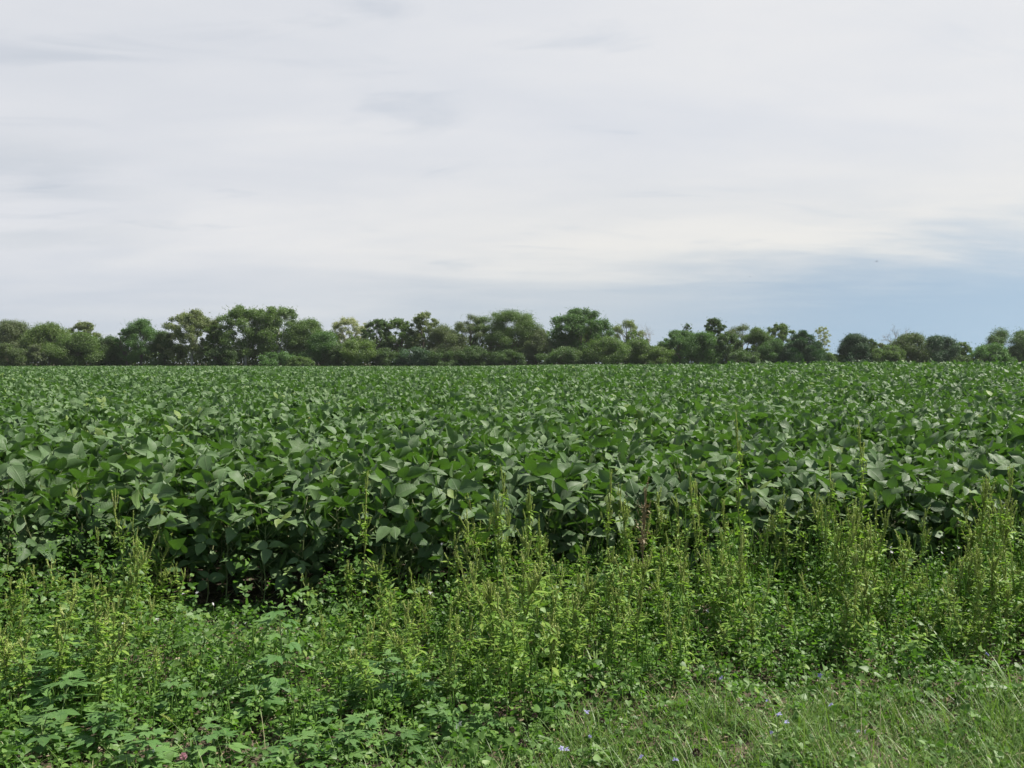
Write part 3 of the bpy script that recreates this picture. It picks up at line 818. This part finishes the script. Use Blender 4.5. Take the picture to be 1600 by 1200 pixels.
# ------------------------------------------------------------------ trees
def crown_lobes(r, style, W, H, zb):
    """lobe centres and radii in metres"""
    Hc = H - zb; L = []
    if style in ('round', 'clumpy', 'bush'):
        n = {'round': 46, 'clumpy': 84, 'bush': 34}[style]
        airy = zb / H > .22
        for i in range(n):
            t = r.uniform(0, 1) ** .85
            lo = .35 if airy else .80
            p = np.sqrt(max(0., 1 - ((t - .42) / .62) ** 2)) if t > .42 else lo + (1 - lo) * np.sqrt(max(0., 1 - ((.42 - t) / .42) ** 2))
            rr = W * (r.uniform(.19, .33) if style != 'clumpy' else r.uniform(.09, .19))
            rr = min(rr, Hc * .22)
            a = r.uniform(0, 6.28); q = r.uniform(.12, 1) ** .5
            px_ = max(W * p * r.uniform(.86, 1.08) - rr * .75, .05 * W)
            L.append((np.array([cos(a) * px_ * q, sin(a) * px_ * q * .8, zb + rr * .5 + t * (Hc - rr * 1.3)]), rr))
    elif style == 'umbrella':
        for i in range(26):
            a = r.uniform(0, 6.28); q = r.uniform(0, 1) ** .5
            x = cos(a) * W * .92 * q; y = sin(a) * W * .8 * q
            z = H - .12 * Hc - Hc * (.45 * q * q + abs(r.normal(0, .16)))
            L.append((np.array([x, y, max(z, zb)]), W * r.uniform(.13, .26)))
    elif style == 'pine':
        nl = 9
        for k in range(nl):
            t = k / (nl - 1); z = zb + Hc * (.04 + .90 * t); R = W * (1 - t) ** .75 * (.9 if t > .1 else .8) + .12 * W
            m = max(2, int(7 * (1 - t)) + 1); ph = r.uniform(0, 6.28)
            for j in range(m):
                a = ph + j * 2 * pi / m + r.normal(0, .15)
                for q in (.45, .85):
                    if t > .85 and q < .6: continue
                    L.append((np.array([cos(a) * R * q * r.uniform(.8, 1.1), sin(a) * R * q, z + .05 * Hc * q + r.normal(0, .12)]), .16 * W + .10 * W * (1 - t)))
        L.append((np.array([0, 0, H - .25]), .14 * W))
    elif style == 'twin':
        for (ox, hh, ww) in ((-.45, .9, .6), (.4, 1.0, .62)):
            for i in range(14):
                v = unit(r.normal(0, 1, 3)); q = r.uniform(.4, 1)
                rr = W * r.uniform(.14, .24); Hc2 = H * hh - zb
                L.append((np.array([ox * W + v[0] * (ww * W - rr) * q, v[1] * ww * W * q, zb + Hc2 * .5 + v[2] * (Hc2 * .5 - rr) * q]), rr))
    return L

def make_tree(ppx, hw, top, style, tint, lab, d=170., zbf=.12, dens=1.0, leaf=.24, lf=.74, bark='bark', flat=.75, name=None, extra=None, seed=None, shear=0., gap=0.):
    seed = int(ppx * 7 + top * 3 + d) if seed is None else seed
    r = np.random.default_rng(seed)
    s = d / FPX; W = hw * s * 1.30; x0 = (ppx - 800) * s
    g = float(zg(x0, d))
    H = CAM_Z + (HZ - top) * s - g
    zb = zbf * H
    bush = style == 'bush'
    nm = name or ('shrub' if bush else ('pine_tree' if style == 'pine' else 'broadleaf_tree'))
    grp = 'shrubs along the tree line' if bush else 'trees along the far edge of the field'
    root = thing(nm, lab, {'shrub': 'shrub', 'pine_tree': 'pine tree'}.get(nm, 'tree'), (x0, d, g), grp)
    L = crown_lobes(r, style, W, H, zb); leaf = leaf * lf
    top_z = max(c[2] + rr * flat for c, rr in L)
    kz = H / top_z
    L = [(np.array([c[0] + shear * (c[2] / H) * W, c[1], c[2] * kz]), rr) for c, rr in L]
    b = MB()
    for (c, rr) in L:
        n = int(dens * 100 * (rr / leaf) ** 1.55 * .38 + 16 * dens)
        v = unit(r.normal(0, 1, (n, 3))); q = r.uniform(0, 1, n) ** .42
        q = q * (1 + .18 * r.normal(0, 1, n))
        P = c + v * (rr * q)[:, None] * np.array([1, 1, flat])
        nn = v * .7 + np.array([0, 0, .5]) + r.normal(0, .5, (n, 3))
        tl = r.uniform(.15, .85)
        rn = np.clip(tl + r.normal(0, .16, n), 0, 1)
        k = P[:, 2] > .02
        T = NEEDLE if style == 'pine' else TREELEAF
        dd = (v + np.array([0, 0, .15]) + r.normal(0, .3, (n, 3))) if style == 'pine' else r.normal(0, 1, (n, 3))
        b.inst(T, P[k], dd[k], nn[k], (leaf * r.uniform(.6, 1.25, n) * (1.5 if style == 'pine' else 1))[k], rn[k])
    # twigs with leaves sticking out of the outline
    m = int(110 * dens)
    for i in range(m):
        c, rr = L[int(r.integers(0, len(L)))]; rr = max(rr, .55)
        if i % 3 == 0: c = c + unit(r.normal(0, 1, 3)) * rr * .8
        v = unit(r.normal(0, 1, 3) + np.array([0, 0, .5])); t = r.uniform(.8, 1.85, 7)
        P = c + v * (rr * t)[:, None] + r.normal(0, .08, (7, 3))
        P = P[P[:, 2] < H * 1.02]
        if len(P): b.inst(TREELEAF, P, r.normal(0, 1, (len(P), 3)), r.normal(0, 1, (len(P), 3)), leaf * .8, r.uniform(.3, 1, len(P)))
    b.build('foliage' if bush else 'crown', TL[tint], root, smoothf=False)
    # trunk and limbs
    t = MB()
    tr = (.02 * H + .05) * (1.0 if not bush else .5)
    hub = np.array([shear * .3 * W + r.normal(0, .15), 0, zb + (H - zb) * (.35 if style != 'pine' else .9)])
    k = 7; tt = np.linspace(0, 1, k)
    P = np.stack([hub[0] * tt + .12 * np.sin(tt * 4 + seed), .1 * np.sin(tt * 3), hub[2] * tt - .1 * (1 - tt)], -1)
    t.tube(P, tr * (1.15 - .75 * tt), 8)
    order = sorted(L, key=lambda q: -q[1])[: (14 if style not in ('pine',) else 22)]
    for (c, rr) in order:
        u = r.uniform(.35, .95); base = np.array([np.interp(u, tt, P[:, 0]), np.interp(u, tt, P[:, 1]), np.interp(u, tt, P[:, 2])])
        if style == 'pine': base = np.array([0, 0, max(c[2] - .3, .2)])
        mid = base * .5 + c * .5 + np.array([0, 0, .12 * H * .3]) + r.normal(0, .12, 3)
        e = c + (c - base) * .06
        q = tr * (1.1 - .75 * u) * .62
        t.tube([base, base * .6 + mid * .4, mid, e], [q, q * .75, q * .5, q * .15], 5)
        for z in range(2):
            e2 = c + unit(r.normal(0, 1, 3) + [0, 0, .4]) * rr * .9
            t.tube([mid, (mid + e2) / 2 + r.normal(0, .08, 3), e2], [q * .4, q * .25, q * .08], 4)
    t.build('stems' if bush else 'trunk', M[bark], root)
    return root

def dead_tree(ppx, top, lab, d=168., spread=1.4, seed=1, cut=.5):
    r = np.random.default_rng(seed); s = d / FPX; x0 = (ppx - 800) * s; g = float(zg(x0, d)); H = CAM_Z + (HZ - top) * s - g
    root = thing('dead_tree', lab, 'dead tree', (x0, d, g), 'trees along the far edge of the field')
    t = MB(); t.tube([[0, 0, 0], [.1, 0, H * .4], [-.05, 0, H * .75]], [.13, .1, .07], 7)
    t.build('trunk', M['deadbark'], root)
    b = MB()
    def br(p, d_, L, rad, dep):
        q = p + d_ * L * .5 + r.normal(0, .05, 3) * L; e = q + unit(d_ + r.normal(0, .25, 3)) * L * .5
        b.tube([p, q, e], [rad, rad * .75, rad * .45], 4)
        if dep > 0:
            for _ in range(3): br(p + (e - p) * r.uniform(.4, 1), unit(d_ + r.normal(0, .6, 3) + [0, 0, .1]), L * .62, rad * .5, dep - 1)
    for k in range(6):
        h = H * r.uniform(.5, .75)
        br(np.array([0, 0, h]), unit(np.array([r.normal(0, 1) * spread, r.normal(0, .5), 1.0])), (H - h) * .75, .05, 3)
    b.build('branches', M['deadbark'], root)

Tr = make_tree
Tr(18, 32, 499, 'round', 'grey', 'greyish tree at the left end of the tree line', 172, leaf=.22)
Tr(-40, 30, 505, 'round', 'mid', 'tree just past the left edge of the view', 172)
Tr(14, 30, 536, 'bush', 'brown', 'low olive shrub in front of the trees at the left edge', 162)
Tr(76, 36, 503, 'round', 'yellow', 'rounded yellow-green tree second from the left end', 170, zbf=.06)
Tr(56, 14, 537, 'bush', 'grey', 'small pale shrub between the olive shrub and the yellow-green tree', 163)
Tr(130, 24, 502, 'clumpy', 'pale', 'pale crown rising behind the yellow-green trees at the left', 176)
Tr(122, 40, 517, 'round', 'mid', 'broad mid-green tree in front of the pale crown at the left', 167, zbf=.04)
Tr(168, 30, 524, 'round', 'dark', 'dark tree sloping down to the first gap in the tree line', 170, zbf=.03)
Tr(220, 27, 497, 'round', 'green', 'dark upright tree right of the first gap, limb jutting left', 169, zbf=.05, leaf=.2)
Tr(198, 14, 513, 'clumpy', 'green', 'thin leaning tree with sky showing through, at the first gap', 168, zbf=.25, dens=.7)
Tr(258, 24, 517, 'round', 'dark', 'dark low tree filling the space left of the pale clumpy tree', 171, zbf=.04)
Tr(300, 38, 482, 'clumpy', 'pale', 'pale clumpy tree left of the two white-trunked sycamores', 170, bark='whitebark', leaf=.27)
Tr(336, 22, 508, 'clumpy', 'yellow', 'narrow yellow-green tree touching the left sycamore', 168)
Tr(384, 47, 477, 'clumpy', 'mid', 'tall sycamore with a white trunk, left one of two', 170, bark='whitebark', leaf=.27, zbf=.2)
Tr(434, 42, 478, 'clumpy', 'mid', 'tall sycamore with white forked limbs, right one of two', 171, bark='whitebark', leaf=.27, zbf=.2)
Tr(350, 26, 540, 'bush', 'dark', 'dark shrub under the left sycamore', 166)
Tr(438, 32, 549, 'bush', 'green', 'low green shrub in front of the right sycamore', 160)
Tr(470, 20, 557, 'bush', 'mid', 'lowest shrub, right of the one before the right sycamore', 159)
Tr(482, 34, 497, 'round', 'mid', 'tree with a twiggy top right of the sycamores', 172, leaf=.22)
Tr(505, 30, 517, 'round', 'green', 'fresh green rounded tree left of the cream-coloured tree', 167, zbf=.04)
Tr(546, 27, 495, 'clumpy', 'cream', 'pale cream-leaved airy tree with sky behind it', 176, zbf=.42, dens=.42, leaf=.24)
Tr(564, 31, 529, 'bush', 'yellow', 'rounded yellowish bush under the cream-leaved tree', 163)
Tr(528, 20, 538, 'bush', 'dark', 'dark bush left of the rounded yellowish bush', 165)
Tr(590, 22, 498, 'clumpy', 'dark', 'dark open-crowned tree right of the cream-leaved tree', 170, zbf=.32, dens=.8, leaf=.28)
Tr(626, 27, 497, 'clumpy', 'mid', 'open tree with several round clumps and sky gaps beneath', 171, zbf=.34, dens=.75, leaf=.28)
Tr(664, 23, 487, 'clumpy', 'pale', 'upright pale-topped tree, tallest left of centre', 170, zbf=.28, dens=.85, leaf=.27)
Tr(694, 32, 506, 'round', 'grey', 'grey-green feathery tree between the pale-topped tree and the umbrella-shaped ones', 168, zbf=.1, leaf=.2)
Tr(600, 24, 543, 'bush', 'dark', 'dark bush beneath the dark open-crowned tree', 165)
Tr(645, 26, 541, 'bush', 'blue', 'bluish low bush beneath the pale-topped tree', 164)
Tr(690, 26, 545, 'bush', 'dark', 'dark low bush beneath the grey-green feathery tree', 164)
Tr(733, 26, 490, 'umbrella', 'grey', 'left of two flat-topped airy trees left of the centre dome', 171, zbf=.35, dens=.8, leaf=.2)
Tr(768, 28, 487, 'umbrella', 'mid', 'right of two flat-topped airy trees, bare stems showing', 172, zbf=.35, dens=.9, leaf=.2)
Tr(802, 42, 483, 'round', 'mid', 'wide dome-shaped tree at the centre of the tree line', 170, zbf=.12, leaf=.2)
Tr(740, 26, 540, 'bush', 'dark', 'dark bush under the left flat-topped tree', 165)
Tr(790, 30, 545, 'bush', 'dark', 'dark bush under the central dome-shaped tree', 165)
Tr(838, 28, 513, 'round', 'grey', 'greyish tree between the central dome and the largest tree', 168, zbf=.05, leaf=.2)
Tr(908, 48, 481, 'clumpy', 'green', 'largest tree with a bright rounded crown right of centre', 170, zbf=.12, dens=1.25, leaf=.27)
Tr(908, 30, 505, 'round', 'mid', 'tree hidden within the lower part of the largest crown', 173, zbf=.05)
Tr(882, 34, 541, 'bush', 'dark', 'dark shrub in front of the largest tree, left', 162)
Tr(942, 46, 524, 'bush', 'mid', 'wide shrub mass in front of the largest tree, right', 163)
Tr(980, 21, 499, 'umbrella', 'pale', 'pale feathery tree right of the largest tree', 175, zbf=.5, dens=.6, leaf=.2)
Tr(998, 30, 529, 'bush', 'mid', 'mid-green shrub below the pale feathery tree', 165)
Tr(1026, 28, 540, 'bush', 'yellow', 'yellowish shrub sloping down to the second gap', 163)
dead_tree(1014, 513, 'thin leafless twigs rising behind the yellowish shrub at the second gap', 172, .7, 3)
Tr(1062, 32, 515, 'clumpy', 'green', 'dark green tree just right of the second gap', 169, zbf=.05, dens=1.3)
Tr(1098, 32, 517, 'round', 'green', 'green tree left of the tall tuft', 168, zbf=.04)
Tr(1115, 15, 497, 'clumpy', 'dark', 'tall tuft on a bare stalk standing above its neighbours', 172, zbf=.62, dens=1.0, leaf=.22)
Tr(1074, 7, 506, 'clumpy', 'dark', 'tiny pointed tip poking up left of the tall tuft', 173, zbf=.6, dens=.5, leaf=.2)
Tr(1134, 25, 518, 'clumpy', 'dark', 'dark gappy tree right of the tall tuft', 169, zbf=.08)
Tr(1160, 24, 505, 'umbrella', 'grey', 'wispy flat-topped tree with twigs pointing left', 174, zbf=.5, dens=.55, leaf=.17)
Tr(1182, 24, 511, 'round', 'mid', 'greyish green tree left of the yellow-green one at right', 171, zbf=.1, leaf=.2)
Tr(1219, 23, 505, 'clumpy', 'yellow', 'yellow-green tree behind the dark pine', 173, zbf=.2, dens=.9)
Tr(1208, 26, 529, 'round', 'green', 'dark green tree left of the pine', 168, zbf=.04, leaf=.2)
Tr(1164, 28, 547, 'bush', 'dark', 'dark shrub under the greyish green trees at right', 165)
Tr(1254, 33, 517, 'pine', 'pine', 'dark conical pine with upswept layered boughs', 166, zbf=.03, dens=2.0, leaf=.21)
Tr(1283, 13, 510, 'clumpy', 'cream', 'slim pale birch-like tree right of the pine', 174, zbf=.35, dens=.45, leaf=.15, bark='whitebark')
Tr(1284, 20, 543, 'bush', 'mid', 'shrub at the foot of the slim pale tree', 166)
Tr(1306, 22, 553, 'bush', 'dark', 'low dark shrub in the third gap', 168)
Tr(1335, 27, 521, 'round', 'pine', 'dark mushroom-shaped cedar right of the third gap', 168, zbf=.12, leaf=.19, dens=1.4)
Tr(1358, 13, 529, 'clumpy', 'dark', 'small side crown leaning off the dark cedar', 169, zbf=.2, leaf=.2)
Tr(1340, 24, 550, 'bush', 'pine', 'dark bush beneath the mushroom-shaped cedar', 166)
Tr(1370, 20, 535, 'clumpy', 'grey', 'thin grey-green tree beside the dark cedar', 173, zbf=.2, dens=.6, leaf=.2)
Tr(1386, 24, 538, 'bush', 'mid', 'green shrub left of the brownish tree', 166)
Tr(1422, 32, 519, 'round', 'brown', 'brownish green tree with a leafless branch on its left', 169, zbf=.05, leaf=.2)
dead_tree(1402, 512, 'bare pale branches arching left over the brownish tree', 172, 1.6, 8)
Tr(1468, 28, 523, 'round', 'pine', 'dark green cedar right of the brownish tree', 168, zbf=.05, leaf=.19, dens=1.3)
Tr(1450, 20, 535, 'round', 'dark', 'dark tree wedged between the brownish tree and the cedar', 171, zbf=.05)
Tr(1500, 17, 534, 'clumpy', 'mid', 'small ragged tree left of the last gap', 169, zbf=.1, dens=.8)
Tr(1505, 20, 555, 'bush', 'dark', 'low shrub at the last gap', 165)
Tr(1548, 32, 536, 'bush', 'green', 'rounded green bush right of the last gap', 165)
Tr(1588, 42, 511, 'umbrella', 'dark', 'dark spreading tree at the right end, limb reaching left', 170, zbf=.3, dens=1.2, leaf=.22)
Tr(1600, 30, 535, 'round', 'dark', 'dark lower tree at the right edge of the view', 168, zbf=.03)
Tr(1660, 40, 515, 'round', 'mid', 'tree just past the right edge of the view', 171)

def undergrowth():
    b = MB(); r = np.random.default_rng(91); n = 130000
    px = r.uniform(-200, 1800, n)
    d = r.uniform(171, 177, n); x = (px - 800) / FPX * d
    hpx = np.interp(px, [-200, 0, 180, 200, 500, 1000, 1030, 1050, 1250, 1300, 1330, 1500, 1520, 1800], [44, 44, 32, 20, 48, 44, 12, 30, 30, 5, 18, 22, 5, 24])
    hpx = hpx * (.85 + .16 * np.sin(px * .09) + .12 * np.sin(px * .23 + 1) + .08 * np.sin(px * .61))
    h = hpx * .124 + 1.65
    z = zg(x, d) + h * r.uniform(0, 1, n)
    P = np.stack([x, d, z], -1)
    b.inst(TREELEAF, P, r.normal(0, 1, (n, 3)), r.normal(0, .6, (n, 3)) + [0, -.3, .6], .34 * r.uniform(.6, 1.3, n), np.clip(.4 + .2 * np.sin(px * .09) + r.normal(0, .15, n), 0, 1))
    o = b.build('undergrowth', TL['mid'], smoothf=False)
    tag(o, 'dark tangled undergrowth filling the foot of the tree line', 'undergrowth', kind='stuff')
undergrowth()

# ------------------------------------------------------------------ two birds far off
def bird(ppx, ppy, d, span, lab, roll):
    x = (ppx - 800) / FPX * d; z = CAM_Z + (HZ - ppy) / FPX * d
    o = thing('bird', lab, 'bird', (x, d, z), 'birds in the sky')
    b = MB()
    t = np.linspace(-1, 1, 7); P = np.stack([np.zeros(7), t * span * .28, .02 * span * np.cos(t * 2)], -1)
    b.tube(P, span * .075 * np.array([.25, .7, .95, 1, .8, .55, .2]), 8); b.build('body', M['bird'], o)
    for s in (-1, 1):
        w = MB(); V = []
        for k, (u, c, zz) in enumerate(((0, .13, 0), (.2, .14, .07), (.38, .10, .08), (.5, .02, .03))):
            V += [(s * u * span, c * span * .6, zz * span + .002), (s * u * span, -c * span * .6, zz * span), (s * u * span, 0, zz * span + .012 * span)]
        F = []
        for k in range(3):
            a = 3 * k; F += [(a, a + 2, a + 5, a + 3), (a + 2, a + 1, a + 4, a + 5), (a + 1, a, a + 3, a + 4)]
        w.add(V, [np.array(F)]); w.build('wing', M['bird'], o)
    o.rotation_euler = (0, roll, .5)
bird(1171, 433, 120, .34, 'small dark bird high over the right half of the trees, left one of two', .2)
bird(1368, 409, 170, .75, 'faint bird with spread wings higher and further right in the sky', -.4)

# ------------------------------------------------------------------ summer haze
def haze():
    x, y0, y1, z0, z1 = 420, -30, 420, -3, 24
    V = [(a, b, c) for c in (z0, z1) for b in (y0, y1) for a in (-x, x)]
    b = MB(); b.add(V, [np.array([(0, 2, 3, 1), (4, 5, 7, 6), (0, 1, 5, 4), (2, 6, 7, 3), (0, 4, 6, 2), (1, 3, 7, 5)])])
    m = bpy.data.materials.new('thin_haze'); t, N, L = nt(m)
    o = N.new('ShaderNodeOutputMaterial'); v = N.new('ShaderNodeVolumePrincipled')
    v.inputs['Color'].default_value = (.92, .96, .95, 1); v.inputs['Density'].default_value = 0.00012; v.inputs['Anisotropy'].default_value = .2
    L.new(v.outputs[0], o.inputs['Volume'])
    tag(b.build('haze', m, smoothf=False), kind='stuff')
haze()

# ------------------------------------------------------------------ camera
cam = bpy.data.cameras.new('camera'); co = bpy.data.objects.new('camera', cam); C.objects.link(co)
cam.sensor_width = 36; cam.lens = FPX / 1600 * 36; cam.clip_start = .05; cam.clip_end = 8000
co.location = (0, 0, CAM_Z); co.rotation_euler = (radians(90) - math.atan((600 - HZ) / FPX), 0, 0)
bpy.context.scene.camera = co

# ------------------------------------------------------------------ light
SUN_EL, SUN_AZ = 56, 74      # azimuth measured to the right of the view
sd = bpy.data.lights.new('sun', 'SUN'); so = bpy.data.objects.new('sun', sd); C.objects.link(so)
sd.energy = 5.0; sd.angle = radians(.53); sd.color = (1, .955, .87)
so.rotation_euler = (radians(90 - SUN_EL), 0, radians(-SUN_AZ + 180))
so.location = (20, 5, 30)

w = bpy.data.worlds.new('World'); bpy.context.scene.world = w; w.use_nodes = True
t = w.node_tree; N = t.nodes; L = t.links; N.clear()
def mth(op, *a):
    n = N.new('ShaderNodeMath'); n.operation = op
    for i, v in enumerate(a):
        if isinstance(v, bpy.types.NodeSocket): L.new(v, n.inputs[i])
        else: n.inputs[i].default_value = v
    return n.outputs[0]
def mrange(v, a, b, c=0., d_=1., st='SMOOTHSTEP'):
    n = N.new('ShaderNodeMapRange'); n.interpolation_type = st
    L.new(v, n.inputs[0])
    for i, q in enumerate((a, b, c, d_)): n.inputs[1 + i].default_value = q
    return n.outputs[0]
def mixc(f, a, b):
    n = N.new('ShaderNodeMix'); n.data_type = 'RGBA'
    if isinstance(f, bpy.types.NodeSocket): L.new(f, n.inputs[0])
    else: n.inputs[0].default_value = f
    for i, v in ((6, a), (7, b)):
        if isinstance(v, bpy.types.NodeSocket): L.new(v, n.inputs[i])
        else: n.inputs[i].default_value = (*v, 1)
    return n.outputs[2]
sky = N.new('ShaderNodeTexSky'); sky.sky_type = 'NISHITA'; sky.sun_disc = False
sky.sun_elevation = radians(SUN_EL); sky.sun_rotation = radians(SUN_AZ)
sky.air_density = 1.0; sky.dust_density = 1.5; sky.ozone_density = 1.0
tc = N.new('ShaderNodeTexCoord'); vm = N.new('ShaderNodeVectorMath'); vm.operation = 'ADD'; L.new(tc.outputs['Generated'], vm.inputs[0]); vm.inputs[1].default_value = (0, 0, .32)
vn = N.new('ShaderNodeVectorMath'); vn.operation = 'NORMALIZE'; L.new(vm.outputs[0], vn.inputs[0]); L.new(vn.outputs[0], sky.inputs[0])
sp = N.new('ShaderNodeSeparateXYZ'); L.new(tc.outputs['Generated'], sp.inputs[0])
X, Y, Z = sp.outputs
az = mth('ARCTAN2', X, Y)                                   # radians right of the view
el = mth('ARCSINE', Z)
# streaky high cloud on a flat layer seen in perspective
zz = mth('ADD', mth('MAXIMUM', Z, 0.0), 0.12)
cx = mth('DIVIDE', X, zz); cy = mth('DIVIDE', Y, zz)
def noise(scx, scy, rot, det, rough, dist=0., off=0.):
    cb = N.new('ShaderNodeCombineXYZ'); L.new(cx, cb.inputs[0]); L.new(cy, cb.inputs[1]); cb.inputs[2].default_value = off
    mp = N.new('ShaderNodeMapping'); mp.vector_type = 'POINT'; L.new(cb.outputs[0], mp.inputs[0])
    mp.inputs['Rotation'].default_value = (0, 0, radians(rot)); mp.inputs['Scale'].default_value = (scx, scy, 1)
    n = N.new('ShaderNodeTexNoise'); L.new(mp.outputs[0], n.inputs['Vector']); n.inputs['Scale'].default_value = 1
    n.inputs['Detail'].default_value = det; n.inputs['Roughness'].default_value = rough; n.inputs['Distortion'].default_value = dist
    return n.outputs[0]
n1 = noise(.20, .36, 12, 6, .52, .4)
n2 = noise(.6, 1.15, -8, 7, .55, .6, 3.)
n3 = noise(2.2, 3.6, 5, 6, .6, .3, 7.)
den = mth('ADD', mth('ADD', mth('MULTIPLY', n1, .55), mth('MULTIPLY', n2, .33)), mth('MULTIPLY', n3, .12))
n4 = noise(1.1, 2.4, 14, 5, .55, 1.2, 11.)
# clearer air low on the right, the cloud deck ending in a ragged edge
wob = mth('ADD', mth('MULTIPLY', mth('SUBTRACT', n2, .5), .10), mth('MULTIPLY', mth('SUBTRACT', n3, .5), .05))
slope = mth('MULTIPLY', az, .06)
elw = mth('SUBTRACT', mth('ADD', el, wob), slope)
c1 = mth('MULTIPLY', mrange(az, -.22, -.05), mth('SUBTRACT', 1.0, mrange(elw, .060, .135)))
c2 = mth('MULTIPLY', mrange(az, -.02, .42), mth('SUBTRACT', 1.0, mrange(elw, .030, .125)))
hor = mth('SUBTRACT', 1.0, mrange(el, .02, .14))
wisp = mth('MULTIPLY', mrange(n4, .57, .74), mrange(el, .06, .10))
wl = mth('MULTIPLY', mth('SUBTRACT', 1.0, mrange(az, -.50, -.30)), mth('MULTIPLY', mrange(el, .09, .13), mth('SUBTRACT', 1.0, mrange(el, .19, .24))))
wisp = mth('ADD', mth('MULTIPLY', wisp, .17), mth('MULTIPLY', mth('MULTIPLY', wl, mrange(n2, .44, .60)), .22))
cover = mth('ADD', mth('MULTIPLY', mrange(den, .30, .64), .17), .80)
for f in (mth('MULTIPLY', c1, .27), mth('MULTIPLY', c2, .66), mth('MULTIPLY', hor, .27), wisp):
    cover = mth('MULTIPLY', cover, mth('SUBTRACT', 1.0, f))
back = mrange(mth('ABSOLUTE', az), 1.3, 2.4)                # mostly clear sky behind the camera
cover = mth('MULTIPLY', cover, mth('SUBTRACT', 1.0, mth('MULTIPLY', back, .7)))
over = mrange(el, .45, 1.1)                                # thinner overhead
cover = mth('MULTIPLY', cover, mth('SUBTRACT', 1.0, mth('MULTIPLY', over, .85)))
scl = N.new('ShaderNodeVectorMath'); scl.operation = 'SCALE'; L.new(sky.outputs[0], scl.inputs[0]); scl.inputs['Scale'].default_value = 1.1
tnt = N.new('ShaderNodeVectorMath'); tnt.operation = 'MULTIPLY'; L.new(scl.outputs[0], tnt.inputs[0]); tnt.inputs[1].default_value = (.95, 1.08, 1.0)
cl1 = mixc(mrange(den, .42, .62), (7.5, 7.6, 7.95), (7.95, 7.95, 8.05))
warm = mth('MULTIPLY', mrange(el, .26, .10), mrange(az, -.5, .2))
cl2 = mixc(mth('MULTIPLY', warm, .75), cl1, (8.3, 8.1, 7.6))
col = mixc(cover, tnt.outputs[0], cl2)
bg = N.new('ShaderNodeBackground'); bg.inputs['Strength'].default_value = 0.0645
L.new(col, bg.inputs[0]); wo = N.new('ShaderNodeOutputWorld'); L.new(bg.outputs[0], wo.inputs[0])

sc = bpy.context.scene
sc.view_settings.view_transform = 'Standard'; sc.view_settings.look = 'None'; sc.view_settings.gamma = 1
sc.view_settings.exposure = 0.72
sc.render.engine = 'CYCLES'
sc.cycles.max_bounces = 7; sc.cycles.diffuse_bounces = 4; sc.cycles.transmission_bounces = 4; sc.cycles.glossy_bounces = 2
sc.cycles.use_denoising = True
sc.cycles.use_adaptive_sampling = True; sc.cycles.adaptive_threshold = 0.02
